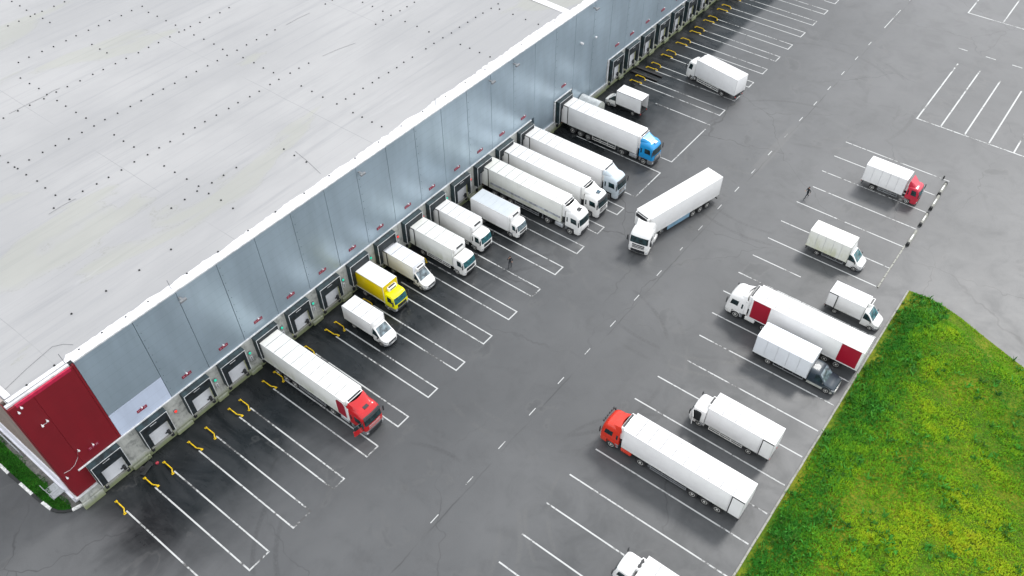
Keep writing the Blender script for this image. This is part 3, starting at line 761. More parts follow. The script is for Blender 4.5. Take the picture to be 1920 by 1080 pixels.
mbv = MB(); mbv.lathe_y([(0.0, 0.0)], 0, 0, 0) if False else None
def vent_geo(mb, x, y, z):
    rings = [(0.095, z + 0.004), (0.08, z + 0.07), (0.09, z + 0.08), (0.06, z + 0.11)]
    V = [[mb.bm.verts.new((x + r * math.cos(k * math.pi / 4), y + r * math.sin(k * math.pi / 4), zz)) for k in range(8)] for r, zz in rings]
    for A, B in zip(V, V[1:]):
        for k in range(8): mb.bm.faces.new((A[k], A[(k + 1) % 8], B[(k + 1) % 8], B[k]))
    mb.bm.faces.new(V[-1])
mbv.bm.free(); mbv = MB(); vent_geo(mbv, 0, 0, 0)
VENT = plain('black_vent_cowl', (0.006, 0.008, 0.009), 0.6)
vme = mbv.mesh('roof_vent', VENT)
vents.sort(key=lambda p: math.hypot(p[0], p[1]))
for x, y in vents[:100]: link('roof_vent', vme, roof, loc=(x - 5, y - WALL_Y, ZR))
mb = MB()
for x, y in vents[100:]: vent_geo(mb, x, y, ZR)
o = W(mb, 'roof_vents_beyond', VENT, parent=roof); o['kind'] = 'stuff'
# a few raised seam flashings and debris lines on the roof
mb = MB()
for (x0, y0, x1, y1) in ((26.8, 92.0, 31.5, 92.05), (31.5, 92.2, 33.2, 92.2), (56.6, 73.2, 61.2, 72.2), (59, 82.4, 63, 82.3), (40.6, 56.6, 41.6, 61.5), (5.4, 56.2, 10.8, 57.4), (10.8, 57.4, 12.0, 56.2), (20, 73, 23, 73)):
    mb.tube([(x0, y0, ZR + 0.03), ((x0 + x1) / 2 + 0.1, (y0 + y1) / 2 + 0.12, ZR + 0.03), (x1, y1, ZR + 0.03)], 0.013, 5)
W(mb, 'roof_cable', plain('dark_roof_cable', (0.14, 0.145, 0.15), 0.7), parent=roof)

# ---- half-round entrance canopy between the docks
mb = MB()
X0, X1 = 84.85, 86.95
def arch(y, r=1.0):
    return [(lerp(X0, X1, k / 10), y, 2.0 + 0.75 * math.sin(math.pi * k / 10) ** 0.8) for k in range(11)]
rows = [arch(WALL_Y - 0.13)] + [arch(WALL_Y - 0.13 - 0.55 * k) for k in range(1, 7)]
mb.grid(rows)
mb.mi = 1
e = rows[-1]
for p in (X0, X1): mb.box(p - 0.03, p + 0.03, e[0][1] + 0.01, WALL_Y - 0.13, 0.0, 2.0)
fr = [mb.bm.verts.new((x, y - 0.0, z)) for x, y, z in e]; f0 = mb.bm.verts.new((X1, e[0][1], 0.0)); f1 = mb.bm.verts.new((X0, e[0][1], 0.0))
f = mb.bm.faces.new(fr + [f0, f1]); f.material_index = 1
W(mb, 'entrance_canopy', [plain('galvanised_canopy', (0.60, 0.61, 0.60), 0.35, 0.45, 0.12, 1.5), plain('canopy_side', (0.42, 0.44, 0.40), 0.5)])

# ================================================================== VEHICLES
_wheel = {}
def wheel(parent, x, y, z=None, r=0.5, w=0.28, name='wheel', loc=None, rotz=0):
    key = (round(r, 3), round(w, 3), y > 0)
    if key not in _wheel:
        s = 1 if y > 0 else -1
        mb = MB()
        mb.lathe_y([(r * 0.60, -w / 2), (r * 0.93, -w / 2), (r, -w * 0.36), (r, w * 0.36), (r * 0.93, w / 2), (r * 0.60, w / 2)], 0, 0, 0, 22)
        a = mb.mesh('wheel', TYRE)
        mb = MB()
        h = s * w / 2
        mb.lathe_y([(r * 0.60, h * 0.8), (r * 0.60, h * 1.02), (r * 0.52, h * 1.02), (r * 0.40, h * 0.62), (r * 0.26, h * 0.62), (r * 0.22, h * 1.08), (r * 0.10, h * 1.12)][::(1 if s < 0 else -1)], 0, 0, 0, 22)
        b = mb.mesh('rim', RIM)
        _wheel[key] = (a, b)
    a, b = _wheel[key]
    o = link(name, a, parent, loc=(x, y, r if z is None else z))
    link('rim', b, o)
    return o

class Shell:
    """rounded plan outline lofted through heights; S(p, z) is a point on its skin"""
    def __init__(self, levels, nc=5): self.L = levels; self.nc = nc
    def par(self, z):
        L = self.L
        if z <= L[0][0]: return L[0][1:]
        for a, b in zip(L, L[1:]):
            if z <= b[0]:
                t = (z - a[0]) / (b[0] - a[0]); return tuple(lerp(u, v, t) for u, v in zip(a[1:], b[1:]))
        return L[-1][1:]
    def S(self, p, z, off=0.0):
        xf, xr, hw, r = self.par(z)
        bow = 0.05
        def out(pt, n): return Vector((pt[0] + n[0] * off, pt[1] + n[1] * off, z))
        s = 1
        if p > 2.5: s = -1; p = 5 - p
        if p <= 1: return out((lerp(xr, xf - r, p), s * hw), (0, s))
        if p <= 2:
            a = (p - 1) * math.pi / 2
            return out((xf - r + r * math.sin(a), s * (hw - r + r * math.cos(a))), (math.sin(a), s * math.cos(a)))
        y = (hw - r) * (1 - (p - 2) * 2)
        return out((xf + bow * (1 - (y / max(0.01, hw - r)) ** 2), s * y), (1, 0))
    def ps(self):
        n = self.nc
        P = [0, 0.25, 0.5, 0.75, 1] + [1 + i / n for i in range(1, n)] + [2, 2.25, 2.5, 2.75, 3] + [3 + i / n for i in range(1, n)] + [4, 4.25, 4.5, 4.75, 5]
        return P
    def body(self, mb):
        rows = [[self.S(p, l[0]) for p in self.ps()] for l in self.L]
        V = mb.grid(rows)
        fs = [mb.bm.faces.new(V[-1]), mb.bm.faces.new(V[0][::-1])]
        for a, b in zip(V, V[1:]): fs.append(mb.bm.faces.new((a[-1], a[0], b[0], b[-1])))
        mb._fin(fs)
    def patch(self, mb, p0, p1, z0, z1, off=0.012, n=8, m=4, inner=0.0):
        rows = [[self.S(lerp(p0, p1, i / n), lerp(z0, z1, j / m), off) for i in range(n + 1)] for j in range(m + 1)]
        back = [[self.S(lerp(p0, p1, i / n), lerp(z0, z1, j / m), -0.002) for i in range(n + 1)] for j in range(m + 1)]
        A = mb.grid(rows); B = mb.grid(back); fs = []
        for j in range(m):
            for i in (0, n): fs.append(mb.bm.faces.new((A[j][i], A[j + 1][i], B[j + 1][i], B[j][i])))
        for i in range(n):
            for j in (0, m): fs.append(mb.bm.faces.new((A[j][i], A[j][i + 1], B[j][i + 1], B[j][i])))
        mb._fin(fs)

def cab_over(root, paint, kind='low', glassm=None, hatch=None, fairing=None, hw=1.24, lower=None, visor=False, lightbar=False, grillecol=None, rear_window=False, length=None, door_open=False, bumpercol=None, extender=None):
    """cab-over truck cab, nose at x=0"""
    glassm = glassm or GLASS
    high = kind == 'high'
    L = length or (2.15 if high else 1.75)
    k = hw / 1.24
    if high:
        lv = [(1.02, -0.02, -L, hw - 0.02, .26), (1.2, 0, -L, hw, .28), (1.78, -0.01, -L, hw, .30), (2.72, -0.17, -L, hw - .02, .32), (3.02, -0.33, -L, hw - .06, .36), (3.24, -0.55, -L + .02, hw - .14, .40), (3.36, -0.85, -L + .06, hw - .30, .40)]
        wz = (1.82, 2.70); sz = (1.86, 2.58)
    else:
        zr = {'low': 2.55, 'small': 2.28, 'mid': 2.9}[kind]
        lv = [(0.86, -0.02, -L, hw - 0.02, .22), (1.0, 0, -L, hw, .24), (1.5 * zr / 2.55, -0.01, -L, hw, .26), (zr - 0.28, -0.2, -L, hw - .05, .28), (zr - 0.08, -0.33, -L + .02, hw - .10, .30), (zr, -0.5, -L + .08, hw - .24, .30)]
        wz = (1.52 * zr / 2.55, zr - 0.26); sz = (1.54 * zr / 2.55, zr - 0.30)
    sh = Shell(lv)
    mb = MB(); sh.body(mb)
    cab = mb.build('cab', paint, root, smooth=40)
    zb = lv[0][0]
    mb = MB(); sh.patch(mb, 1.62, 3.38, wz[0], wz[1]); mb.build('windscreen', glassm, cab)
    for nm, (p0, p1) in (('side_window', (0.44, 0.93)), ('side_window', (4.07, 4.56))):
        mb = MB(); sh.patch(mb, p0, p1, sz[0], sz[1], 0.012, 5, 3)
        w_ = mb.build(nm, GLASS, cab)
    if rear_window or high:
        for p0 in (0.10, 4.80):
            mb = MB(); sh.patch(mb, p0, p0 + 0.10, sz[0] - 0.1, sz[1] - 0.12, 0.012, 2, 2); mb.build('sleeper_window', GLASS, cab)
    # lower nose: bumper block carrying the grille and headlights
    nb = Shell([(0.34, -0.08, -0.78, hw - 0.05, .26), (0.46, 0.0, -0.80, hw, .28), (zb - 0.004, 0.01, -0.80, hw, .28)])
    mb = MB(); nb.body(mb); bump = mb.build('bumper', bumpercol or lower or paint, root, smooth=40)
    mb = MB(); sh.patch(mb, 2.10, 2.90, zb + 0.06, wz[0] - 0.16, 0.02, 6, 3)
    mb.build('grille', grillecol or GRILLE, cab)
    mb = MB(); nb.patch(mb, 2.05, 2.95, 0.46, zb - 0.12, 0.015, 6, 2); mb.build('air_intake', GRILLE, bump)
    if high:
        mb = MB()
        for z in (zb + 0.2, zb + 0.42): sh.patch(mb, 2.1, 2.9, z, z + 0.045, 0.04, 6, 1)
        mb.build('grille_bar', CHROME if grillecol is None else paint, cab)
    for p0, p1 in ((1.55, 1.98), (3.02, 3.45)):
        mb = MB(); nb.patch(mb, p0, p1, 0.62, 0.80, 0.02, 4, 2); mb.build('headlight', LAMP, bump)
    mb = MB(); mb.box(0.035, 0.06, -0.27, 0.27, 0.47, 0.58); mb.build('number_plate', WHITEPAINT, bump)
    for s in (1, -1):
        zm = wz[0]
        mb = MB(); mb.tube([(-0.25, s * (hw - 0.02), wz[1] - 0.05), (-0.05, s * (hw + 0.14), wz[1] - 0.02), (-0.05, s * (hw + 0.2), wz[1] - 0.1)], 0.02, 6); mb.box(-0.11, -0.02, s * (hw + 0.19) - 0.10, s * (hw + 0.19) + 0.10, zm + 0.05, wz[1] - 0.08, 0.03)
        mb.build('mirror', PLASTIC, cab)
    for s in (1, -1):
        mb = MB(); mb.box(-L + 0.04, -L + 0.42, s * (hw - 0.16) - 0.14, s * (hw - 0.16) + 0.14, 0.42, zb - 0.06, 0.03); mb.build('step_well', lower or GREYP, root)
        mb = MB(); mb.box(-0.86, -0.805, s * (hw - 0.2) - 0.16, s * (hw - 0.2) + 0.16, 0.3, zb - 0.01); mb.build('mud_flap', SEAL, root)
    if visor:
        mb = MB(); sh.patch(mb, 1.7, 3.3, wz[1] + 0.03, wz[1] + 0.24, 0.16, 8, 1); mb.build('sun_visor', PLASTIC, cab)
    if lightbar:
        mb = MB(); mb.tube([(-0.16, -1.0, 3.12), (-0.08, 0, 3.14), (-0.16, 1.0, 3.12)], 0.035, 6)
        for y in (-.9, -.55, -.2, .2, .55, .9): mb.box(-0.17, -0.02, y - 0.1, y + 0.1, 3.14, 3.3, 0.03)
        mb.build('roof_light_bar', PLASTIC, cab)
    zt = lv[-1][0]
    if hatch:
        hx = hatch[1]; mb = MB(); mb.box(hx - 0.28, hx + 0.28, -0.3, 0.3, zt - 0.01 if len(hatch) < 3 else hatch[2], (zt if len(hatch) < 3 else hatch[2]) + 0.05, 0.02); mb.build('roof_hatch', hatch[0], cab)
    if fairing:
        style, zf = fairing[0], fairing[1]
        mb = MB(); rows = []
        n, m = 12, 8
        for j in range(m + 1):
            v = j / m; row = []
            for i in range(n + 1):
                u = -1 + 2 * i / n; au = abs(u)
                if style == 'ears':       # concave rear edge, corners sweep back and up
                    x = lerp(-0.62, -L + 0.05 - 0.32 * au ** 3, v)
                    half = lerp(0.72, hw - 0.02, v ** 0.8)
                    z = lerp(3.26, zf + 0.10 * au ** 2, v ** 1.3)
                    if au > 0.93: z -= lerp(0.06, 0.30, v)
                elif style == 'spoiler':  # wide curved lip, as on sleeper cabs with a scooped back
                    x = lerp(-0.75, -L + 0.30 - 0.42 * au ** 2, v ** 0.9)
                    half = lerp(0.85, hw, v ** 0.6)
                    z = lerp(3.30, zf, v ** 1.1)
                    if au > 0.9: z -= lerp(0.08, 0.55, v)
                else:                     # wedge on a lower roof
                    x = lerp(-0.75, -L - 0.05, v)
                    half = lerp(0.62, hw - 0.10, v ** 0.8)
                    z = lerp(zt - 0.02, zf, v ** 0.9)
                    if au > 0.9: z -= lerp(0.02, 0.60, v) * (zf - zt) / 0.9
                row.append((x, u * half, z))
            rows.append(row)
        mb.slab(rows, (-0.02, 0, -0.05))
        # side cheeks closing the deflector down to the roof
        for s in (0, n):
            edge = [r[s] for r in rows]
            mb.slab([edge, [(p[0], p[1] * 0.99, min(p[2] - 0.02, lv[-2][0] - 0.02)) for p in edge]], (0, -0.03 if s else 0.03, 0))
        mb.build('roof_fairing', fairing[2] if len(fairing) > 2 else paint, cab, smooth=50)
    if extender:
        for s in (1, -1):
            mb = MB(); mb.box(-L - 0.38, -L - 0.003, s * (hw - 0.06) - 0.03, s * (hw - 0.06) + 0.03, 1.1, extender[1], 0.02); mb.build('side_extender', extender[0], cab)
    return cab, sh

def cargo_box(root, x0, x1, w, z0, z1, mat, roofmat=None, ribs=1.2, name='cargo_box', rails=True, reefer=None, doors=None, roof_dirt=False, tilt=0.0, frame=None, loc=None, rotz=0, open_rear=False):
    """x0 rear, x1 front (x1 > x0)"""
    hw = w / 2
    mb = MB()
    if open_rear:
        t = 0.06
        mb.box(x0, x1, -hw, -hw + t, z0, z1 - t); mb.box(x0, x1, hw - t, hw, z0, z1 - t); mb.box(x1 - t, x1, -hw + t, hw - t, z0 + t, z1 - t)
        mb.box(x0, x1, -hw, hw, z1 - t, z1); mb.mi = 1; mb.box(x0, x1 - t, -hw + t, hw - t, z0, z0 + t); mb.mi = 0; frame = DARK
    elif tilt:
        pts = [(-hw, z0), (hw, z0), (hw, z1 - tilt), (hw - tilt * 1.3, z1 - 0.02), (0, z1 + 0.03), (-hw + tilt * 1.3, z1 - 0.02), (-hw, z1 - tilt)]
        mb.prism(pts, 'x', x0, x1)
    else:
        mb.box(x0, x1, -hw, hw, z0, z1, 0.035, 2)
    if ribs and not open_rear and not tilt:
        mb.mi = 2
        n = max(2, int((x1 - x0) / ribs)); st = (x1 - x0) / n
        for i in range(1, n):
            mb.box(x0 + i * st - 0.035, x0 + i * st + 0.035, -hw + 0.06, hw - 0.06, z1 + 0.001, z1 + 0.012)
            mb.mi = 0
            for s in (1, -1): mb.box(x0 + i * st - 0.010, x0 + i * st + 0.010, min(s * hw, s * (hw + 0.004)), max(s * hw, s * (hw + 0.004)), z0 + 0.12, z1 - 0.1)
            mb.mi = 2
    if tilt:
        mb.mi = 1
        n = 5
        for i in range(n + 1):
            xx = lerp(x0 + 0.03, x1 - 0.03, i / n)
            for q, q2 in zip([(hw + .004, z0 + .2), (hw + .004, z1 - tilt), (hw - tilt * 1.3, z1 - 0.012), (0, z1 + 0.037), (-hw + tilt * 1.3, z1 - 0.012), (-hw - .004, z1 - tilt)], [(hw + .004, z1 - tilt), (hw - tilt * 1.3, z1 - 0.012), (0, z1 + 0.037), (-hw + tilt * 1.3, z1 - 0.012), (-hw - .004, z1 - tilt), (-hw - .004, z0 + .2)]):
                mb.tube([(xx, q[0], q[1]), (xx, q2[0], q2[1])], 0.016, 5)
    bo = mb.build(name, [mat, frame or ALU, SEAM], root, loc=loc, rotz=rotz)
    if roofmat:
        mb = MB(); mb.box(x0 + 0.05, x1 - 0.05, -hw + 0.05, hw - 0.05, z1 + 0.013, z1 + 0.02)
        for i in range(1, 6):
            xx = lerp(x0, x1, i / 6); mb.box(xx - 0.03, xx + 0.03, -hw + 0.06, hw - 0.06, z1 + 0.0205, z1 + 0.05)
        mb.build('box_roof', roofmat, bo)
    if rails and not tilt:
        e = 0.055
        rm = frame or body_paint('box_rail_paint', (0.66, 0.67, 0.67), 0.4, zhi=2.8)
        for s in (1, -1):
            y0, y1 = sorted((s * (hw - 0.012), s * (hw + 0.016)))
            mb = MB()
            mb.box(x0 - 0.012, x1 + 0.012, y0, y1, z0 - 0.02, z0 + 0.10); mb.box(x0 - 0.012, x1 + 0.012, y0, y1, z1 - e, z1 + 0.006)
            mb.box(x0 - 0.012, x0 + 0.05, y0, y1, z0 + 0.10, z1 - e); mb.box(x1 - 0.05, x1 + 0.012, y0, y1, z0 + 0.10, z1 - e)
            mb.build('corner_rail', rm, bo)
    if reefer:
        kind = reefer[0]
        mb = MB()
        if kind == 'nose':      # tall trailer unit
            d = 0.42; zt = z1 - 0.06
            mb.box(x1 + 0.015, x1 + d, -hw + 0.2, hw - 0.2, z1 - 1.95, zt, 0.07, 2)
            mb.mi = 1
            mb.prism([(x1 + d + 0.012, -hw + 0.32), (x1 + d + 0.012, hw - 0.32), (x1 + d - 0.14, hw - 0.26), (x1 + d - 0.14, -hw + 0.26)], 'z', z1 - 0.62, z1 - 0.10)
            mb.box(x1 + 0.16, x1 + d - 0.06, -hw + 0.34, hw - 0.34, zt + 0.001, zt + 0.03)
            mb.box(x1 + 0.02, x1 + d - 0.06, -hw + 0.3, hw - 0.3, z1 - 2.7, z1 - 1.96)
        elif kind == 'small':
            d = 0.40; zt = z1 - reefer[1]; h = 0.48; yc = reefer[2] if len(reefer) > 2 else 0.0; ww = 0.62
            mb.box(x1 + 0.013, x1 + d, yc - ww, yc + ww, zt - h, zt, 0.07, 2)
            mb.mi = 1; mb.box(x1 + 0.12, x1 + d - 0.08, yc - ww + 0.14, yc + ww - 0.14, zt + 0.001, zt + 0.02)
            mb.box(x1 + d - 0.02, x1 + d + 0.008, yc - ww + 0.16, yc + ww - 0.16, zt - h * 0.72, zt - h * 0.42)
        elif kind == 'slot':
            d = 0.24; zt = z1 - 0.12
            mb.box(x1 + 0.013, x1 + d, -0.95, 0.95, zt - 0.75, zt, 0.05, 2)
            mb.mi = 1; mb.box(x1 + d - 0.12, x1 + d + 0.006, -0.55, 0.55, zt - 0.20, zt + 0.006)
        mb.build('refrigeration_unit', [WHITE_CAB if len(reefer) < 4 else reefer[3], GRILLE], bo)
    if doors:
        # rear doors folded back flat against the sides, black seals showing
        for s in doors:
            y0, y1 = sorted((s * (hw + 0.025), s * (hw + 0.085)))
            dl = min(1.22, hw)
            mb = MB(); mb.box(x0 + 0.06, x0 + dl - 0.07, y0, y1, z0 + 0.07, z1 - 0.09, 0.015); d_ = mb.build('rear_door', mat, bo)
            mb = MB(); ya, yb = sorted((s * (hw + 0.03), s * (hw + 0.10)))
            q = 0.062
            for a, b, c, d in ((x0 + dl - 0.068, x0 + dl + 0.01, z0 + 0.03, z1 - 0.06), (x0 + 0.0, x0 + dl - 0.07, z1 - 0.088, z1 - 0.03), (x0 + 0.0, x0 + dl - 0.07, z0 + 0.0, z0 + 0.068)):
                mb.box(a, b, ya, yb, c, d)
            mb.build('door_seal', SEAL, d_)
    return bo

def chassis(root, x0, x1, w=0.9, z0=0.55, z1=0.95, extra=None, loc=None, rotz=0):
    mb = MB()
    for s in (1, -1): mb.box(x0, x1, s * w / 2 - 0.06, s * w / 2 + 0.06, z0, z1, 0.01)
    n = max(2, int((x1 - x0) / 1.3))
    for i in range(n + 1):
        xx = lerp(x0 + 0.06, x1 - 0.06, i / n); mb.box(xx - 0.05, xx + 0.05, -w / 2 + 0.061, w / 2 - 0.061, z0 + 0.05, z1 - 0.03)
    mb.box(x0 + 0.02, x0 + 0.14, -1.1, 1.1, 0.42, z0 - 0.001, 0.02)
    return mb.build('chassis', DARK, root, loc=loc, rotz=rotz)

def side_guard(root, x0, x1, hw, z, mat, rows=2, loc=None, rotz=0, sides=(1, -1)):
    for s in sides:
        mb = MB()
        for k in range(rows): mb.box(x0, x1, s * hw - 0.02, s * hw + 0.02, z + k * 0.28, z + k * 0.28 + 0.10, 0.01)
        n = 3
        for i in range(n + 1):
            xx = lerp(x0 + 0.03, x1 - 0.03, i / n); mb.box(xx - 0.03, xx + 0.03, s * (hw - 0.045) - 0.02, s * (hw - 0.045) + 0.02, z - 0.02, z + rows * 0.28 + 0.2)
        mb.build('side_guard', mat, root, loc=loc, rotz=rotz)

HEAD = {'lot': -math.pi / 2, 'wall': math.pi / 2}
def artic(label, fx, fy, head, gap, tlen, paint, group='articulated lorries', cab=None, tmat=WHITE, trailer_turn=0.0, panels=None, skirt=None, frame=None, doors=None, thigh=4.0, tw=2.5, guard=None, tank_cover=None, wheel_lift=False):
    """fx,fy: middle of the nose on the ground; trailer_turn: angle of the trailer against the tractor"""
    root = thing('articulated_lorry', label, 'articulated lorry', (fx, fy, 0), head, group)
    cab_over(root, paint, 'high', **(cab or {}))
    # tractor running gear
    mb = MB()
    for s in (1, -1): mb.box(-6.0, -0.9, s * 0.43 - 0.05, s * 0.43 + 0.05, 0.62, 0.9, 0.01)
    mb.box(-5.2, -4.2, -0.5, 0.5, 0.905, 1.02, 0.03)
    mb.box(-2.3, -0.9, -1.0, 1.0, 0.55, 1.015, 0.02)
    mb.build('tractor_chassis', DARK, root)
    for s in (1, -1):
        wheel(root, -1.36, s * 1.06, r=0.5, w=0.30)
        wheel(root, -4.75, s * 0.98, r=0.5, w=0.52)
        mb = MB(); mb.box(-3.65, -2.45, s * 0.95 - 0.28, s * 0.95 + 0.28, 0.42, 0.98, 0.10, 2); mb.build('fuel_tank', tank_cover or ALU, root)
        rows = []
        for k in range(9):
            a = math.pi * k / 8; rows.append([(-1.36 + 0.60 * math.cos(a), s * 0.86, 0.5 + 0.545 * math.sin(a)), (-1.36 + 0.60 * math.cos(a), s * 1.235, 0.5 + 0.545 * math.sin(a))])
        mb = MB(); mb.slab(rows, (0, 0, -0.03)); mb.build('mudguard', PLASTIC if not tank_cover else tank_cover, root)
        mb = MB()
        rows = []
        for k in range(9):
            a = math.pi * k / 8; rows.append([(-4.75 + 0.62 * math.cos(a), s * 0.70, 0.48 + 0.56 * math.sin(a)), (-4.75 + 0.62 * math.cos(a), s * 1.23, 0.48 + 0.56 * math.sin(a))])
        mb.slab(rows, (0, 0, -0.03)); mb.build('mudguard', PLASTIC, root)
    # trailer, swinging about the kingpin
    kp = Vector((-4.3, 0, 0))
    def tr(o):
        if trailer_turn:
            m = Matrix.Translation(kp) @ Matrix.Rotation(trailer_turn, 4, 'Z') @ Matrix.Translation(-kp)
            o.matrix_basis = m @ o.matrix_basis
        return o
    x1, x0 = -gap, -gap - tlen
    before = set(root.children)
    bo = cargo_box(root, x0, x1, tw, 1.15, thigh, tmat, name='trailer_box', reefer=('nose',), doors=doors, frame=frame)
    if panels:
        for (u0, u1, s, zz0, zz1, m, rounded) in panels:
            y0, y1 = sorted((s * (tw / 2 + 0.008), s * (tw / 2 + 0.02)))
            mb = MB()
            if rounded:
                pts = [(x0 + u0, zz0), (x0 + u1, zz0), (x0 + u1, zz1 - 0.5), (x0 + u1 - 0.1, zz1 - 0.15), (x0 + u1 - 0.35, zz1), (x0 + u0 + 0.25, zz1), (x0 + u0, zz1 - 0.3)]
                mb.prism(pts, 'y', y0, y1)
            else: mb.box(x0 + u0, x0 + u1, y0, y1, zz0, zz1)
            mb.build('painted_side_panel', m, bo)
    mb = MB()
    for s in (1, -1): mb.box(x0 + 0.1, x1 - 0.4, s * 0.5 - 0.06, s * 0.5 + 0.06, 1.025, 1.148)
    for s in (1, -1): mb.box(x0 + 0.1, x1 - 4.0, s * 0.5 - 0.06, s * 0.5 + 0.06, 0.75, 1.02)
    mb.box(x0 + 0.05, x0 + 0.17, -1.15, 1.15, 0.45, 0.62, 0.02); mb.box(x0 + 0.02, x0 + 0.10, -1.2, 1.2, 0.95, 1.14)
    for i in range(6): xx = lerp(x0 + 0.6, x1 - 4.2, i / 5); mb.box(xx - 0.05, xx + 0.05, -1.2, 1.2, 1.0, 1.147)
    mb.build('trailer_frame', DARK, root)
    for s in (1, -1):
        for q in (1.75, 3.06, 4.37): wheel(root, x0 + q + (0.35 if tlen > 12 else 0), s * 1.02, r=0.5, w=0.40)
        mb = MB(); mb.box(x1 - 3.05, x1 - 2.93, s * 0.75 - 0.06, s * 0.75 + 0.06, 0.12, 1.0); mb.box(x1 - 3.15, x1 - 2.83, s * 0.75 - 0.12, s * 0.75 + 0.12, 0.06, 0.118); mb.build('landing_leg', GREYP, root)
        for k in range(3):
            mb = MB(); mb.box(x0 + 0.02, x0 + 0.05, s * 0.95 - 0.06, s * 0.95 + 0.06, 0.78 + 0.05 * k * 0, 0.9); 
            if k == 0: mb.build('tail_light', AMBER, root)
            else: mb.bm.free()
    sx0, sx1 = x0 + 5.4, x1 - 3.3
    if skirt:
        for s in (1, -1):
            mb = MB(); mb.box(sx0, sx1, s * 1.2 - 0.02, s * 1.2 + 0.02, 0.42, 1.10, 0.015); mb.build('side_skirt', skirt, root)
    else: side_guard(root, sx0, sx1, 1.2, 0.45, guard or GREYP)
    for o in [c for c in root.children if c not in before]: tr(o)
    return root

def rigid(label, fx, fy, head, gap, blen, paint, boxmat=WHITE, w=2.25, zb=1.05, zt=3.6, kind='low', cab=None, group='rigid box lorries', name='box_lorry', wheel_r=0.44, reefer=None, roofmat=None, doors=None, tilt=0.0, guard=SIDEGUARD, frame=None, open_rear=False, rails=True, ribs=1.2, guardrows=2):
    root = thing(name, label, 'box lorry', (fx, fy, 0), head, group)
    hwc = min(1.2, w / 2 - 0.02) if not cab or 'hw' not in cab else cab.pop('hw')
    cabo, sh = cab_over(root, paint, kind, hw=hwc, **(cab or {}))
    x1, x0 = -gap, -gap - blen
    cargo_box(root, x0, x1, w, zb, zt, boxmat, roofmat=roofmat, reefer=reefer, doors=doors, tilt=tilt, frame=frame, open_rear=open_rear, rails=rails, ribs=ribs)
    chassis(root, x0 + 0.1, -0.85, 0.8, 0.52, 0.84)
    mb = MB()
    n = max(3, int(blen / 1.0))
    for i in range(n + 1):
        xx = lerp(x0 + 0.1, x1 - 0.1, i / n); mb.box(xx - 0.04, xx + 0.04, -w / 2 + 0.05, w / 2 - 0.05, 0.86, zb - 0.003)
    mb.build('box_subframe', DARK, root)
    for s in (1, -1):
        wheel(root, -1.18, s * (hwc - 0.16), r=wheel_r, w=0.26)
        wheel(root, x0 + blen * 0.30, s * (w / 2 - 0.30), r=wheel_r, w=0.46)
        rows = []
        for k in range(9):
            a = math.pi * k / 8; rows.append([(-1.18 + (wheel_r + 0.09) * math.cos(a), s * (hwc - 0.36), wheel_r * 0.9 + (0.84 - wheel_r * 0.9) * math.sin(a)), (-1.18 + (wheel_r + 0.09) * math.cos(a), s * (hwc - 0.01), wheel_r * 0.9 + (0.84 - wheel_r * 0.9) * math.sin(a))])
        mb = MB(); mb.slab(rows, (0, 0, -0.03)); mb.build('mudguard', paint, root)
        mb = MB(); mb.box(x0 - 0.01, x0 + 0.05, s * 0.8 - 0.08, s * 0.8 + 0.08, 0.66, 0.78); mb.build('tail_light', AMBER, root)
    if guard: side_guard(root, x0 + blen * 0.30 + 0.7, x1 - 0.5, w / 2 - 0.06, 0.42, guard, guardrows)
    mb = MB(); mb.box(x1 - 1.3, x1 - 0.5, 0.45, 0.85, 0.4, 0.84, 0.06); mb.build('fuel_tank', GREYP, root)
    return root

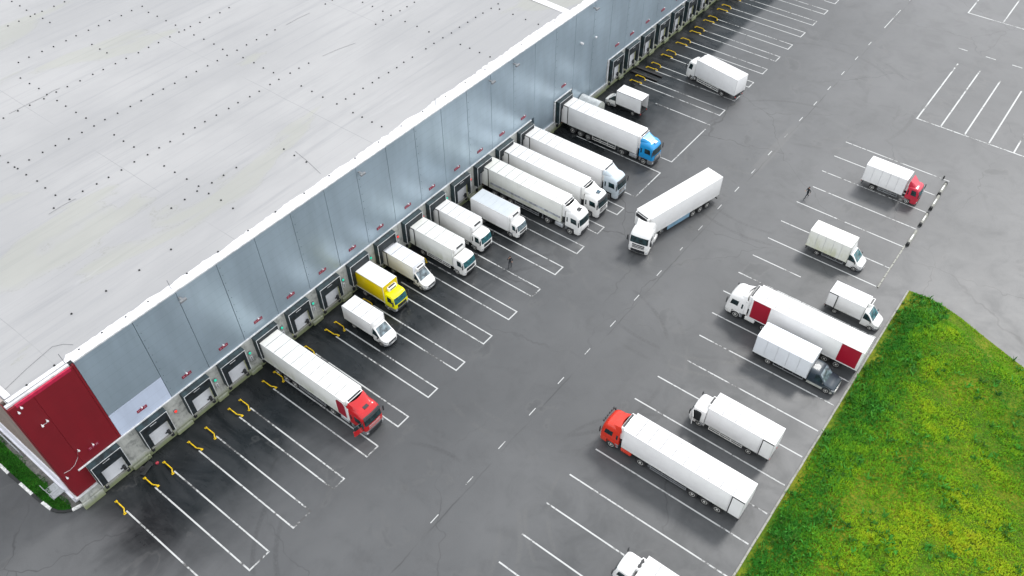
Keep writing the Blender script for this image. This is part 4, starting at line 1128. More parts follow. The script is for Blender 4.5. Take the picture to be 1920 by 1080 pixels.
def van(label, fx, fy, head, gap, blen, paint, boxmat=WHITE, w=2.1, zb=0.85, zt=2.9, hw=0.98, group='box vans', roof_cap=None, reefer=None, doors=None, open_rear=False, tilt=0.0, glassm=None, lowermat=None, hoodlen=1.0, zroof=2.25, boxy=0.0, rails=True, pod=None, grillem=None, wr=0.35):
    """bonneted van cab with a box body; nose at x=0"""
    root = thing('box_van', label, 'box van', (fx, fy, 0), head, group)
    zs = zroof / 2.25
    # stations: x, top z, half width, belt z, tumblehome
    st = [(0.0, 0.78, hw * (0.62 + 0.25 * boxy)), (-0.10, 0.92, hw * (0.80 + 0.14 * boxy)), (-0.30, 1.02, hw * 0.93), (-0.62, 1.12, hw), (-hoodlen, 1.22 * zs, hw), (-hoodlen - 0.30, 1.55 * zs, hw), (-hoodlen - 0.62, 1.93 * zs, hw), (-hoodlen - 0.85, 2.13 * zs, hw), (-hoodlen - 1.15, 2.22 * zs, hw), (-gap + 0.06, 2.24 * zs, hw)]
    def interp(x):
        for a, b in zip(st, st[1:]):
            if x >= b[0]: 
                t = (a[0] - x) / (a[0] - b[0]); return lerp(a[1], b[1], t), lerp(a[2], b[2], t)
        return st[-1][1], st[-1][2]
    def top(x, u, off=0.0):
        z, h = interp(x); tb = max(0.0, (z - 1.15) / 1.1) * 0.17
        hh = (h - tb) * 0.90
        return Vector((x, u * hh, z + off - 0.03 * u * u))
    def side(x, v, s, off=0.0):
        z, h = interp(x); belt = min(1.15, z - 0.06); tb = max(0.0, (z - 1.15) / 1.1) * 0.17
        ztop = z - 0.09
        zz = lerp(belt, ztop, v); yy = h - tb * v
        return Vector((x, s * (yy + off), zz))
    def ring(x):
        z, h = interp(x); pts = []
        zb0 = 0.32 if x > -0.2 else 0.28
        belt = min(1.15, z - 0.06)
        L = [(h * 0.96, zb0), (h, 0.55), (h, belt * 0.8), (side(x, 0, 1).y, belt), (side(x, .5, 1).y, side(x, .5, 1).z), (side(x, 1, 1).y, side(x, 1, 1).z)]
        for y, zz in L: pts.append((x, y, zz))
        for i in range(7): p = top(x, 1 - i / 3); pts.append(tuple(p))
        for y, zz in L[::-1]: pts.append((x, -y, zz))
        return pts
    mb = MB()
    xs = [s_[0] for s_ in st]
    V = mb.grid([ring(x) for x in xs])
    fs = [mb.bm.faces.new(V[0]), mb.bm.faces.new(V[-1][::-1])]
    for a, b in zip(V, V[1:]): fs.append(mb.bm.faces.new((a[0], a[-1], b[-1], b[0])))
    cab = mb.build('cab', paint, root, smooth=48)
    def tpatch(xa, xb, ua, ub, off=0.014, n=6, m=6):
        mb = MB(); rows = [[top(lerp(xa, xb, j / m), lerp(ua, ub, i / n) , off) for i in range(n + 1)] for j in range(m + 1)]
        mb.slab(rows, (0, 0, -0.03)); return mb
    tpatch(-hoodlen - 0.06, -hoodlen - 0.80, -0.96, 0.96).build('windscreen', glassm or GLASS_PALE, cab)
    for s in (1, -1):
        mb = MB()
        xa, xb = -hoodlen - 0.22, -hoodlen - 1.18
        rows = [[side(lerp(xa, xb, i / 8), lerp(0.10, 0.86, j / 3), s, 0.012) for i in range(9)] for j in range(4)]
        mb.slab(rows, (0, -0.02 * s, 0)); mb.build('side_window', GLASS, cab)
        mb = MB(); mb.tube([(-hoodlen - 0.28, s * hw, 1.22), (-hoodlen - 0.24, s * (hw + 0.12), 1.26)], 0.025, 5); mb.box(-hoodlen - 0.30, -hoodlen - 0.19, s * (hw + 0.16) - 0.09, s * (hw + 0.16) + 0.09, 1.18, 1.46, 0.03); mb.build('mirror', PLASTIC, cab)
        mb = MB(); rows = [[Vector((lerp(-0.035, -0.33, i / 3), s * (interp(lerp(-0.035, -0.33, i / 3))[1] + 0.014), zz)) for i in range(4)] for zz in (0.68, 0.86)]
        mb.slab(rows, (0, -0.03 * s, 0)); mb.build('headlight', LAMP, cab)
    mb = MB(); gw = interp(-0.02)[1] * 0.86
    mb.box(-0.02, 0.018, -gw, gw, 0.55, 0.76, 0.008); mb.build('grille', grillem or GRILLE, cab)
    mb = MB(); h0 = interp(-0.05)[1]
    mb.prism([(0.03, -h0 * 0.86), (0.07, -h0 * 0.5), (0.07, h0 * 0.5), (0.03, h0 * 0.86), (-0.28, hw * 0.99), (-0.5, hw * 1.005), (-0.5, -hw * 1.005), (-0.28, -hw * 0.99)], 'z', 0.27, 0.52)
    mb.build('bumper', lowermat or GREYP, root)
    mb = MB(); mb.box(0.071, 0.085, -0.26, 0.26, 0.36, 0.46); mb.build('number_plate', WHITEPAINT, root)
    if lowermat:
        for s in (1, -1):
            y0, y1 = sorted((s * (hw - 0.01), s * (hw + 0.012))); mb = MB(); mb.box(-gap + 0.1, -1.25, y0, y1, 0.30, 0.62, 0.01); mb.build('door_sill', lowermat, root)
    x1, x0 = -gap, -gap - blen
    bo = cargo_box(root, x0, x1, w, zb, zt, boxmat, reefer=reefer, doors=doors, open_rear=open_rear, tilt=tilt, rails=rails, ribs=1.4 if not open_rear else 0)
    if open_rear:
        for s in (1, -1):
            y0, y1 = sorted((s * (w / 2 + 0.02), s * (w / 2 + 0.06)))
            mb = MB(); mb.box(x0 + 0.02, x0 + 0.98, y0, y1, zb + 0.03, zt - 0.04, 0.01); mb.build('rear_door', boxmat, bo)
    if roof_cap:    # air deflector over the cab, rising to the box roof
        rows = []
        for j in range(7):
            v = j / 6; row = []
            for i in range(9):
                u = -1 + i / 4; half = lerp(hw * 0.62, hw * 0.98, v ** 0.6)
                z = lerp(zroof - 0.02, roof_cap[0], v ** 0.8) - (0.0 if abs(u) < 0.9 else lerp(0.0, (roof_cap[0] - zroof) * 0.7, v))
                row.append((lerp(-hoodlen - 0.95, -gap + 0.04, v), u * half, z))
            rows.append(row)
        mb = MB(); mb.slab(rows, (-0.02, 0, -0.05))
        for s in (0, 8):
            e = [r[s] for r in rows]; mb.slab([e, [(p[0], p[1], zroof - 0.12) for p in e]], (0, -0.03 if s else 0.03, 0))
        mb.build('roof_deflector', roof_cap[1], cab, smooth=50)
    chassis(root, x0 + 0.05, -0.6, 0.75, 0.42, 0.62)
    mb = MB()
    n = max(3, int(blen / 0.9))
    for i in range(n + 1):
        xx = lerp(x0 + 0.1, x1 - 0.1, i / n); mb.box(xx - 0.035, xx + 0.035, -w / 2 + 0.05, w / 2 - 0.05, 0.63, zb - 0.003)
    mb.build('box_subframe', DARK, root)
    for s in (1, -1):
        wheel(root, -0.82, s * (hw - 0.10), r=wr, w=0.22)
        wheel(root, x0 + blen * 0.30, s * (w / 2 - 0.24), r=wr, w=0.30)
        rows = []
        for k in range(9):
            a = math.pi * k / 8; rows.append([(-0.82 + (wr + 0.05) * math.cos(a), s * (hw - 0.02), wr + 0.05 + (wr + 0.04) * math.sin(a)), (-0.82 + (wr + 0.10) * math.cos(a), s * (hw + 0.018), wr + 0.05 + (wr + 0.09) * math.sin(a))])
        mb = MB(); mb.slab(rows, (0, -0.03 * s, 0)); mb.build('wheel_arch', lowermat or PLASTIC, root)
        mb = MB(); mb.box(x0 - 0.01, x0 + 0.04, s * 0.8 - 0.07, s * 0.8 + 0.07, 0.56, 0.74); mb.build('tail_light', AMBER, root)
    if tilt or boxy: side_guard(root, x0 + blen * 0.30 + 0.6, x1 - 0.3, w / 2 - 0.06, 0.38, GREYP, 1)
    return root

LOT, WAL = HEAD['lot'], HEAD['wall']
# --- at the docks, from the red corner outwards (nose towards the lot)
v1 = artic('white trailer with a red high cab whose door stands open, backed into the dock', 27.6, 38.82, LOT, 2.55, 12.6, RED, cab=dict(hatch=(PLASTIC, -0.95, 3.37), fairing=('spoiler', 3.92), grillecol=CHROME, visor=True, bumpercol=GREYP, extender=(WHITE_CAB, 3.2)), tmat=WHITE_GREEN, panels=[(11.35, 12.55, -1, 1.25, 3.55, DRED, True)], tw=2.4)
mb = MB()
mb.prism([(0.0, 0.0), (0.82, -0.62), (0.86, -0.56), (0.04, 0.06)], 'z', 1.05, 1.88)
dr_ = mb.build('cab_door', RED, v1, loc=(-0.42, -1.26, 0), rotz=R(-62))
mb = MB(); mb.prism([(0.08, -0.02), (0.74, -0.52), (0.78, -0.47), (0.11, 0.03)], 'z', 1.885, 2.5); mb.build('door_window', GLASS, dr_)
van('white box van parked clear of its dock between the red and yellow cabs', 36.85, 45.25, LOT, 1.95, 4.35, WHITE_CAB, w=2.02, zt=2.9, zb=0.85, roof_cap=(2.78, WHITE_CAB), hoodlen=0.78, lowermat=None, reefer=None)
rigid('yellow lorry with yellow cab and white roof backed into a dock', 41.25, 47.85, LOT, 1.55, 4.75, YELLOW, YELLOWBOX, w=2.22, zt=3.5, kind='low', cab=dict(glassm=GLASS_TEAL, bumpercol=GREYP), roofmat=None, reefer=('small', 0.42, 0.05), guard=None)
mb = MB(); mb.box(-6.25, -1.56, -1.09, 1.09, 3.508, 3.53, 0.01); mb.build('white_roof_skin', WHITE, [o for o in COL.objects if o.get('label', '').startswith('yellow lorry')][0])
van('white box van docked between the yellow lorry and a white box lorry', 45.78, 47.5, LOT, 1.75, 5.0, WHITE_CAB, boxmat=body_paint('clean_white_box_paint', (0.76, 0.78, 0.82), 0.12, (0.27, 0.27, 0.26)), w=2.0, zt=3.1, zb=0.9, reefer=('small', 0.35, 0.0), doors=(-1, 1), hoodlen=0.8, lowermat=GREYP)
rigid('long white box lorry docked next to the small docked van', 50.4, 45.42, LOT, 1.75, 6.95, WHITE_CAB, WHITE_GREEN, w=2.3, zt=3.7, kind='low', cab=dict(glassm=GLASS_TEAL, length=1.68), reefer=('slot',), doors=(-1, 1))
rigid('white box lorry with crew side windows docked beyond the long box lorry', 54.75, 46.4, LOT, 1.68, 6.0, WHITE_CAB, WHITE, w=2.15, zt=3.6, kind='low', cab=dict(glassm=GLASS_TEAL, rear_window=True, length=1.62), reefer=('slot',), doors=(-1, 1))
rigid('small white lorry with grey ribbed box roof standing short of an empty dock', 59.25, 44.45, LOT, 1.35, 5.9, WHITE_CAB, WHITE, w=2.35, zt=3.2, zb=0.95, kind='small', cab=dict(glassm=GLASS_PALE, length=1.3, hw=1.0), roofmat=ALUROOF, reefer=('slot',), guard=None, wheel_r=0.38)
artic('docked white artic whose dirty trailer carries a grey stripe low on its side', 64.3, 38.75, LOT, 2.80, 12.5, WHITE_CAB, cab=dict(hatch=(PLASTIC, -0.95, 3.48), fairing=('ears', 3.72), grillecol=WHITE_CAB, hw=1.14, glassm=GLASS), tmat=WHITE_GREEN, doors=(-1, 1), panels=[(1.4, 12.4, -1, 1.75, 2.05, plain('faded_grey_stripe', (0.36, 0.38, 0.42), 0.5, 0, 0.3, 2), False)], tw=2.3)
artic('docked white artic with dark roof hatch standing between silver and white cabs', 68.45, 38.78, LOT, 2.80, 12.4, WHITE_CAB, cab=dict(hatch=(plain('tinted_hatch', (0.05, 0.09, 0.12), 0.2), -0.90, 3.48), fairing=('ears', 3.85), visor=True, hw=1.18), tmat=WHITE, doors=(-1, 1), tw=2.35)
artic('docked white trailer with a pale silver blue cab', 72.95, 38.85, LOT, 2.50, 12.6, SILVER, cab=dict(fairing=('ears', 3.92), visor=True, hw=1.18), tmat=WHITE, doors=(-1, 1), tw=2.4)
artic('docked white trailer with a bright blue cab and three visible trailer axles', 81.8, 38.9, LOT, 2.55, 12.5, BLUE, cab=dict(hatch=(WHITE_CAB, -0.62, 3.33), fairing=('wedge', 3.80), lower=GREYP, hw=1.2), tmat=WHITE, doors=(-1, 1), guard=SIDEGUARD, tw=2.4)
van('small white van with open empty box parked nose to the warehouse wall', 90.35, 52.35, WAL, 1.95, 4.2, WHITE_CAB, w=2.0, zt=3.0, zb=0.8, open_rear=True, hoodlen=0.72, lowermat=GREYP)
rigid('white box lorry turning at an angle across the far bays', 104.1, 46.25, R(79.5), 1.75, 7.45, WHITE_CAB, WHITE, w=2.5, zt=3.75, zb=1.15, kind='mid', cab=dict(length=1.62, hw=1.15), reefer=('slot',), guard=SIDEGUARD, guardrows=3)
# --- on the move
artic('white artic driving along the dashed lane with its trailer at an angle', 65.05, 31.55, R(190.5), 2.75, 12.7, WHITE_CAB, cab=dict(fairing=('spoiler', 3.85), hw=1.26, grillecol=GRILLE), trailer_turn=R(-24.0), skirt=BLUEGREY, tw=2.45, tank_cover=WHITE_CAB)
# --- bays along the bank
rigid('white box lorry with a crimson cab facing the bank', 95.2, 7.95, LOT, 2.0, 5.35, CRIMSON, WHITE, w=2.3, zt=3.5, zb=1.05, kind='low', cab=dict(fairing=('wedge', 3.3), glassm=GLASS_TEAL, rear_window=True, length=1.65, hw=1.08), tilt=0.05, guard=GREYP)
van('white van with stained yellowish tarpaulin box facing the bank', 79.25, 8.95, LOT, 1.85, 5.1, WHITE_CAB, boxmat=TARP, w=2.3, zt=3.3, zb=0.9, roof_cap=(3.05, WHITE_CAB), hoodlen=0.66, tilt=0.06, glassm=GLASS_TEAL, grillem=GRILLE)
van('clean white box van standing beside the corner of the grass bank', 71.4, 3.95, LOT, 2.05, 4.1, WHITE_CAB, w=2.1, zt=2.9, zb=0.9, doors=(-1, 1), hoodlen=0.72, glassm=GLASS_TEAL, lowermat=None, reefer=('small', 0.25, 0.6))
artic('white artic facing away from the bank with dark red trailer panels', 64.3, 18.85, WAL, 2.75, 12.55, WHITE_CAB, cab=dict(fairing=('spoiler', 3.62), hw=1.22, rear_window=True, extender=(WHITE_CAB, 3.2)), tmat=WHITE, tw=2.6, panels=[(10.35, 12.35, 1, 1.28, 3.9, DRED, False), (0.25, 2.35, 1, 1.28, 3.9, DRED, False)], tank_cover=WHITE_CAB, frame=WHITE)
van('truck with dark slate cab and pale tarpaulin box facing the bank', 60.3, 4.3, LOT, 3.05, 6.1, SLATE, boxmat=TARP2, w=2.45, zt=3.45, zb=0.85, hoodlen=1.12, hw=1.08, zroof=2.2, boxy=1.0, tilt=0.05, glassm=GLASS_PALE, lowermat=plain('dusty_lower_paint', (0.36, 0.37, 0.34), 0.5), wr=0.42, grillem=CHROME)
artic('white trailer with an orange red cab facing away from the bank', 41.4, 20.55, WAL, 2.5, 12.6, ORANGE, cab=dict(fairing=('spoiler', 3.75), lightbar=True, rear_window=True, hw=1.2), tmat=WHITE, tw=2.45, tank_cover=ORANGE, doors=(1, -1))
rigid('white box lorry with its cab door swung open beside the orange red cab', 48.75, 14.75, WAL, 1.75, 6.95, WHITE_CAB, WHITE, w=2.35, zt=3.6, zb=1.05, kind='low', cab=dict(length=1.65, hw=1.15), reefer=('small', 0.55, -0.3), doors=(1, -1))
bt = [o for o in COL.objects if o.get('label', '').startswith('white box lorry with its cab door')][0]
mb = MB(); mb.box(0.0, 0.9, -0.03, 0.03, 0.95, 2.2, 0.02); dd = mb.build('cab_door', WHITE_CAB, bt, loc=(-0.30, 1.19, 0), rotz=R(118))
mb = MB(); mb.box(0.12, 0.8, -0.036, -0.031, 1.55, 2.1); mb.build('door_window', GLASS, dd)
mb = MB(); mb.box(-1.22, -0.36, 1.149, 1.185, 0.9, 2.2); mb.build('open_doorway', SEAL, bt)
rigid('white box lorry with twin fan unit cut off by the near edge', 29.95, 11.75, WAL, 2.05, 6.5, WHITE_CAB, WHITE, w=2.2, zt=3.5, zb=1.05, kind='low', cab=dict(length=1.7, hw=1.1), reefer=('small', 0.3, -0.25))
bt = [o for o in COL.objects if o.get('label', '').startswith('white box lorry with twin fan')][0]
mb = MB()
for y in (-0.5, 0.0): mb.tube([(-1.85, y, 3.2), (-1.85, y, 3.235)], 0.16, 12)
mb.build('cooling_fan', GRILLE, bt)

# ================================================================== YARD THINGS
# wheel guides: bent tubes bolted to the ground at the head of each bay line
def guide_mesh(s, L):
    mb = MB()
    P = [(0, 1.50, 0.02), (0, 1.47, 0.12), (0, 1.40, 0.185), (0, 1.30, 0.20), (0, 0.22, 0.20), (s * 0.04, 0.10, 0.20), (s * 0.20, -0.14, 0.19), (s * 0.24, -0.19, 0.12), (s * 0.25, -0.21, 0.02)]
    mb.tube(P, 0.06, 8)
    return mb.mesh('wheel_guide', YSTEEL)
def foot_mesh(s):
    mb = MB(); mb.box(-0.13, 0.13, -0.11, 0.11, 0.0, 0.02); return mb.mesh('base_plate', YSTEEL)
GM = {s: (guide_mesh(s, 1.5), foot_mesh(s)) for s in (1, -1)}
ORD = ['first', 'second', 'third', 'fourth', 'fifth', 'sixth', 'seventh', 'eighth', 'ninth', 'tenth', 'eleventh', 'twelfth', 'thirteenth', 'fourteenth']
def guide(x, s, label):
    e = thing('wheel_guide', label, 'wheel guide', (x, 51.08, 0), 0, 'yellow wheel guides at the bay heads')
    link('guide_tube', GM[s][0], e); link('base_plate', GM[s][1], e, loc=(0, 1.51, 0)); link('base_plate', GM[s][1], e, loc=(s * 0.25, -0.21, 0))
guide(7.1, -1, 'yellow bent wheel guide nearest the red corner of the warehouse')
near = {0: 'first white loop from the red corner', 1: 'second white loop from the red corner', 2: 'third white loop from the red corner', 3: 'loop beside the red cab trailer', 5: 'loop left of the undocked white van'}
for i, (a, b) in enumerate(LOOPS):
    if i in near:
        guide(a, 1, 'yellow wheel guide, left line of the ' + near[i]); guide(b, -1, 'yellow wheel guide, right line of the ' + near[i])
guide(LOOPS[4][1], -1, 'yellow wheel guide just beyond the right side of the red cab trailer')
guide(LOOPS[6][1], -1, 'yellow wheel guide between the undocked white van and the yellow lorry')
guide(LOOPS[8][1], -1, 'scuffed yellow wheel guide between the docked van and the long box lorry')
guide(74.17, -1, 'lone yellow wheel guide on the left of the blue cab trailer')
for i, (a, b) in enumerate(FARLOOPS[:9]):
    nm = ('loop next to the small open van' if i == 0 else '%s loop beyond the small open van' % ORD[i])
    guide(a, 1, 'yellow wheel guide on the near line of the ' + nm); guide(b, -1, 'yellow wheel guide on the far line of the ' + nm)

# barrier blocks at the end of the bays, and a broken low kerb line
def block(x0, x1, y, label, ends):
    e = thing('barrier_block', label, 'barrier block', ((x0 + x1) / 2, y, 0), 0, 'concrete barrier blocks')
    h = (x1 - x0) / 2
    mb = MB(); mb.prism([(-0.20, 0), (0.20, 0), (0.17, 0.28), (0.09, 0.42), (-0.09, 0.42), (-0.17, 0.28)], 'x', -h, h); mb.build('block_body', KERB, e)
    for s in ends:
        mb = MB(); a, b = sorted((s * (h - 0.30), s * (h + 0.02))); mb.prism([(-0.215, 0), (0.215, 0), (0.185, 0.29), (0.10, 0.435), (-0.10, 0.435), (-0.185, 0.29)], 'x', a, b); mb.build('black_end', BLACKPAINT, e)
    mb = MB(); mb.box(-h * 0.45, h * 0.35, -0.08, 0.08, 0.421, 0.428); mb.build('white_patch', WHITEPAINT, e)
block(98.4, 101.3, 6.28, 'pale concrete barrier block farthest from the grass bank', (1, -1))
block(94.9, 98.0, 6.18, 'concrete barrier block directly in front of the crimson cab', (-1,))
block(91.0, 93.8, 6.18, 'isolated concrete barrier block, third from the grass bank corner line', (1, -1))
block(86.5, 89.5, 6.18, 'concrete barrier block touching the end of the low kerb line', (-1,))
mb = MB(); x = 77.4
while x < 86.3:
    mb.box(x, x + 0.92, 6.28 + random.uniform(-.02, .02), 6.46, 0, 0.10 + random.uniform(-.03, .02), 0.02); x += 1.0
structure(mb.build('broken_kerb', KERB))
mb = MB(); mb.tube([(102.3, 6.9, 0), (102.3, 6.9, 0.45)], 0.10, 8); tag(mb.build('stub_post', BLACKPAINT), 'short black stub post at the far end of the barrier blocks', 'post')

# steel beams lying before the first far dock, trolley, sack, steps
for i, x in enumerate((99.3, 100.75)):
    mb = MB(); mb.box(-0.18, 0.18, -2.4, 2.4, 0, 0.03); mb.box(-0.03, 0.03, -2.4, 2.4, 0.031, 0.20); mb.box(-0.18, 0.18, -2.4, 2.4, 0.201, 0.23)
    tag(mb.build('steel_beam', plain('dark_steel', (0.02, 0.02, 0.022), 0.5, 0.3)), 'dark steel beam lying before the far docks, ' + ('the one nearer the open van' if i == 0 else 'the one farther from the open van'), 'steel beam', 'dark steel beams on the ground').location = (x, 51.6, 0)
tr_ = thing('hand_trolley', 'black hand trolley dumped at the pier beside the first dock', 'trolley', (10.95, 53.25, 0), R(18))
mb = MB(); mb.box(-0.75, 0.75, -0.3, 0.3, 0.16, 0.22, 0.02); mb.tube([(0.7, -0.25, 0.22), (0.95, -0.25, 0.75), (0.95, 0.25, 0.75), (0.7, 0.25, 0.22)], 0.025, 6); mb.build('trolley_deck', DARK, tr_)
for xx in (-0.55, 0.55):
    for yy in (-0.24, 0.24):
        mb = MB(); mb.lathe_y([(0.09, -0.03), (0.14, -0.025), (0.14, 0.025), (0.09, 0.03)], xx, yy, 0.14, 12); mb.build('castor', TYRE, tr_)
mb = MB(); mb.lathe_y([(0.16, -0.1), (0.27, -0.09), (0.27, 0.09), (0.16, 0.1)], -0.35, 0.0, 0.49, 14); tag(mb.build('loose_tyre', TYRE), 'small black tyre lying on the hand trolley by the dock', 'tyre').location = (10.95, 53.25, 0.0)
mb = MB(); mb.box(-0.16, 0.16, -0.12, 0.12, 0, 0.26, 0.08, 2); o = tag(mb.build('plastic_canister', plain('faded_red_plastic', (0.35, 0.03, 0.05), 0.5)), 'faded red canister on the ground beside the hand trolley', 'canister'); o.location = (11.95, 52.95, 0)
mb = MB(); mb.box(-0.32, 0.32, -0.28, 0.28, 0, 0.34, 0.14, 3); o = tag(mb.build('white_sack', plain('white_sackcloth', (0.62, 0.62, 0.58), 0.8)), 'pale lumpy sack lying by the curved entrance canopy', 'sack'); o.location = (88.1, 51.9, 0); o.rotation_euler = (0, 0, 0.5)
stp = thing('metal_steps', 'grey metal steps with a handrail against the white side wall', 'steps', (4.2, 57.4, 0.1))
STEEL = plain('galvanised_grating', (0.40, 0.42, 0.43), 0.5, 0.4)
mb = MB()
for k in range(5): mb.box(-0.55, 0.5, -0.95 + k * 0.32, -0.68 + k * 0.32, 1.0 - k * 0.2, 1.04 - k * 0.2)
mb.box(-0.55, 0.5, 0.66, 1.5, 0.0, 0.05); mb.build('stair_tread', STEEL, stp)
mb = MB()
for xx in (-0.58, 0.53): mb.prism([(-0.98, 0.94), (-0.98, 1.04), (0.62, 0.08), (0.62, 0.0)], 'x', xx - 0.02, xx + 0.02)
mb.build('stringer', STEEL, stp)
mb = MB(); mb.tube([(-0.58, -0.95, 0.95), (-0.58, -0.95, 1.9), (-0.58, 0.65, 1.0), (-0.58, 1.5, 0.95), (-0.58, 1.5, 0.0)], 0.03, 6); mb.build('handrail', STEEL, stp)
mb = MB(); mb.tube([(4.45, 63.9, 0.14), (4.45, 63.9, 1.0), (4.45, 68.5, 1.0), (4.45, 68.5, 0.14)], 0.05, 6); mb.tube([(4.45, 66.2, 0.14), (4.45, 66.2, 1.0)], 0.05, 6)
tag(mb.build('pipe_rail', STEEL), 'grey pipe rail standing on the gravel beside the white side wall', 'rail')

# ---- people (skin-modifier figures, applied to one continuous mesh each)
def person(label, x, y, rotz, pose):
    root = thing('person', label, 'person', (x, y, 0), rotz)
    # joints: facing +x, left = +y
    J = {'pelvis': ((0, 0, .93), .135), 'waist': ((0, 0, 1.08), .125), 'chest': ((.02, 0, 1.30), .155), 'neck': ((.02, 0, 1.49), .062), 'head0': ((.04, 0, 1.58), .075), 'head1': ((.045, 0, 1.68), .098), 'head2': ((.035, 0, 1.75), .070)}
    E = [('pelvis', 'waist'), ('waist', 'chest'), ('chest', 'neck'), ('neck', 'head0'), ('head0', 'head1'), ('head1', 'head2')]
    for s, n in ((1, 'l'), (-1, 'r')):
        P = pose[n]
        J['hip' + n] = ((0, s * .10, .88), .11); J['knee' + n] = (P['knee'], .068); J['ank' + n] = (P['ank'], .048)
        a = Vector(P['ank']); J['toe' + n] = ((a.x + .17, a.y, max(.035, a.z - .05)), .04)
        J['sho' + n] = ((.02, s * .19, 1.42), .068); J['elb' + n] = (P['elb'], .047); J['wri' + n] = (P['wri'], .034)
        w_ = Vector(P['wri']); d = (w_ - Vector(P['elb'])).normalized(); palm = w_ + d * .07
        J['palm' + n] = (tuple(palm), .036)
        E += [('pelvis', 'hip' + n), ('hip' + n, 'knee' + n), ('knee' + n, 'ank' + n), ('ank' + n, 'toe' + n), ('chest', 'sho' + n), ('sho' + n, 'elb' + n), ('elb' + n, 'wri' + n), ('wri' + n, 'palm' + n)]
        up = Vector((1, 0, 0)) if abs(d.x) < .8 else Vector((0, 0, 1)); sd = d.cross(up).normalized(); nm = sd.cross(d)
        for k, ln in enumerate((.072, .082, .078, .060)):
            b = palm + sd * (k - 1.5) * .02
            J['f%d%s' % (k, n)] = (tuple(b + d * ln * .55 + nm * .004), .009); J['g%d%s' % (k, n)] = (tuple(b + d * ln + nm * .018), .008)
            E += [('palm' + n, 'f%d%s' % (k, n)), ('f%d%s' % (k, n), 'g%d%s' % (k, n))]
        J['t0' + n] = (tuple(w_ + d * .04 + sd * .045), .011); J['t1' + n] = (tuple(w_ + d * .075 + sd * .06 + nm * .01), .009); E += [('wri' + n, 't0' + n), ('t0' + n, 't1' + n)]
    keys = list(J); idx = {k: i for i, k in enumerate(keys)}
    me = bpy.data.meshes.new('skeleton'); me.from_pydata([J[k][0] for k in keys], [(idx[a], idx[b]) for a, b in E], [])
    tmp = bpy.data.objects.new('skeleton', me); COL.objects.link(tmp)
    md = tmp.modifiers.new('s', 'SKIN')
    for i, k in enumerate(keys):
        sv = me.skin_vertices[0].data[i]; r = J[k][1]; sv.radius = (r, r * (0.8 if k in ('chest', 'waist', 'pelvis') else 1)); sv.use_root = (k == 'pelvis')
    sb = tmp.modifiers.new('d', 'SUBSURF'); sb.levels = 1; sb.render_levels = 1
    dg = bpy.context.evaluated_depsgraph_get(); dg.update()
    bm_ = bpy.data.meshes.new_from_object(tmp.evaluated_get(dg)); bpy.data.objects.remove(tmp)
    bm_.name = 'body'
    for m in (plain('dark_jacket', (0.012, 0.016, 0.020), 0.8), plain('dark_trousers', (0.010, 0.014, 0.020), 0.85), plain('skin', (0.42, 0.24, 0.17), 0.5), plain('dark_shoes', (0.012, 0.012, 0.012), 0.5)): bm_.materials.append(m)
    hands = [Vector(J['palm' + n][0]) for n in 'lr']
    for p in bm_.polygons:
        c = p.center; p.use_smooth = True
        if c.z > 1.53 or min((c - h).length for h in hands) < .12: p.material_index = 2
        elif c.z < .085: p.material_index = 3
        elif c.z < .95: p.material_index = 1
        else: p.material_index = 0
    body = link('body', bm_, root)
    mb = MB(); rows = []
    for j in range(6):
        a = j / 5 * 1.75
        rows.append([(.030 + .108 * math.sin(a) * math.cos(b) * (1 if math.cos(b) < 0 else .8), .1 * math.sin(a) * math.sin(b), 1.70 + .118 * math.cos(a) + (0.03 if math.cos(b) > 0.3 else -0.0) * math.sin(a)) for b in [2 * math.pi * k / 14 for k in range(14)]])
    mb.grid(rows, close_u=True); mb.build('hair', plain('dark_hair', (0.012, 0.010, 0.009), 0.6), root)
    mb = MB()
    for s in (1, -1): mb.lathe_y([(.004, -.004), (.011, 0), (.004, .004)], .137, s * .035, 1.655, 8)
    mb.build('eyes', plain('eye_dark', (0.02, 0.02, 0.02), 0.2), root)
    mb = MB(); mb.prism([(.128, 1.645), (.158, 1.615), (.130, 1.605)], 'y', -.014, .014); mb.build('nose', plain('skin', (0, 0, 0)), root)
    mb = MB(); mb.box(.128, .138, -.025, .025, 1.578, 1.588); mb.build('mouth', plain('lips', (0.30, 0.10, 0.09), 0.5), root)
    mb = MB()
    for s in (1, -1): mb.lathe_y([(.012, -.008), (.028, 0), (.012, .010)], .03, s * .098, 1.645, 8)
    mb.build('ears', plain('skin', (0, 0, 0)), root)
    return root
person('person in dark clothes standing on the wet bays, one hand raised to the head', 54.12, 42.45, R(215), {
    'l': dict(knee=(.06, .11, .49), ank=(-.06, .12, .08), elb=(-.03, .27, 1.16), wri=(.06, .26, .92)),
    'r': dict(knee=(.10, -.13, .50), ank=(.18, -.17, .08), elb=(.14, -.30, 1.22), wri=(.16, -.16, 1.48))})
person('person in black walking across the parking rows near the crimson cab lorry', 87.55, 19.75, R(150), {
    'l': dict(knee=(.24, .10, .52), ank=(.36, .10, .10), elb=(-.14, .27, 1.18), wri=(-.10, .28, .94)),
    'r': dict(knee=(-.08, -.10, .48), ank=(-.42, -.11, .14), elb=(.02, -.28, 1.17), wri=(.20, -.26, 1.00))})

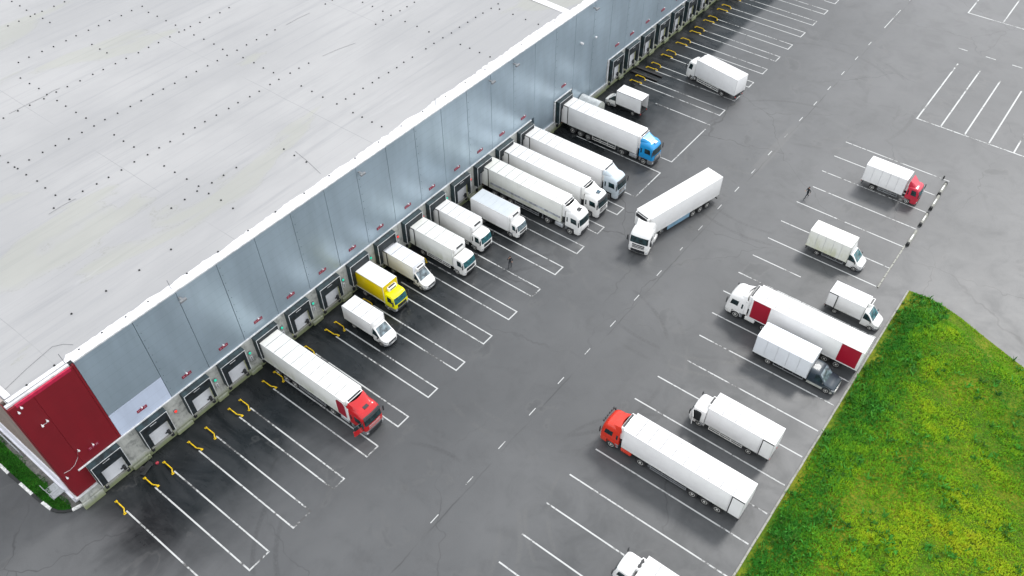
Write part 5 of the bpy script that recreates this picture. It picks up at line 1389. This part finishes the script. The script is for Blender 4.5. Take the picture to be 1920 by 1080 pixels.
# ================================================================== CAMERA, LIGHT
cam = bpy.data.objects.new('camera', bpy.data.cameras.new('camera')); COL.objects.link(cam)
cam.data.sensor_fit = 'HORIZONTAL'; cam.data.sensor_width = 36.0
cam.data.lens = 36.0 * 1518.624 / 1920
cam.data.shift_x = -11.281 / 1920; cam.data.shift_y = 52.017 / 1920
cam.data.clip_start = 1.0; cam.data.clip_end = 6000
RX = Vector((0.60738211, -0.79440887, 0.00123717)); DN = Vector((-0.59116492, -0.45302687, -0.66730105)); FW = Vector((0.53067034, 0.40457535, -0.74478707))
M = Matrix((( RX.x, -DN.x, -FW.x, 0), (RX.y, -DN.y, -FW.y, 0), (RX.z, -DN.z, -FW.z, 68.0), (0, 0, 0, 1)))
cam.matrix_world = M
sc.camera = cam

SUN_EL, SUN_AZ = R(50), R(-7)      # azimuth measured from +x towards +y
sun = bpy.data.objects.new('sun', bpy.data.lights.new('sun', 'SUN')); COL.objects.link(sun)
sun.data.energy = 1.0; sun.data.angle = R(11); sun.data.color = (1.0, 0.975, 0.94)
dv = Vector((math.cos(SUN_EL) * math.cos(SUN_AZ), math.cos(SUN_EL) * math.sin(SUN_AZ), math.sin(SUN_EL)))
sun.rotation_euler = dv.to_track_quat('Z', 'Y').to_euler(); sun.location = (60, 60, 120)
w = bpy.data.worlds.new('World'); sc.world = w; w.use_nodes = True
nt = w.node_tree; bg = nt.nodes['Background']
sky = nt.nodes.new('ShaderNodeTexSky'); sky.sky_type = 'NISHITA'; sky.sun_disc = False
sky.sun_elevation = SUN_EL; sky.sun_rotation = math.pi / 2 - SUN_AZ; sky.dust_density = 1.0; sky.air_density = 1.0
hs = nt.nodes.new('ShaderNodeHueSaturation'); hs.inputs['Saturation'].default_value = 0.40
nt.links.new(sky.outputs[0], hs.inputs['Color'])
tc = nt.nodes.new('ShaderNodeTexCoord'); cn = nt.nodes.new('ShaderNodeTexNoise'); cn.inputs['Scale'].default_value = 2.2; cn.inputs['Detail'].default_value = 6; cn.inputs['Roughness'].default_value = 0.6
nt.links.new(tc.outputs['Generated'], cn.inputs['Vector'])
cr = nt.nodes.new('ShaderNodeValToRGB'); cr.color_ramp.elements[0].position = 0.30; cr.color_ramp.elements[1].position = 0.72
cr.color_ramp.elements[0].color = (3.6, 3.75, 4.0, 1); cr.color_ramp.elements[1].color = (7.6, 7.6, 7.6, 1)
nt.links.new(cn.outputs[0], cr.inputs[0])
mx = nt.nodes.new('ShaderNodeMix'); mx.data_type = 'RGBA'; mx.inputs[0].default_value = 0.75
nt.links.new(hs.outputs[0], mx.inputs[6]); nt.links.new(cr.outputs[0], mx.inputs[7]); nt.links.new(mx.outputs[2], bg.inputs['Color'])
bg.inputs['Strength'].default_value = 0.15
sc.view_settings.view_transform = 'Standard'; sc.view_settings.look = 'None'
sc.view_settings.exposure = 1.10; sc.view_settings.gamma = 1.0
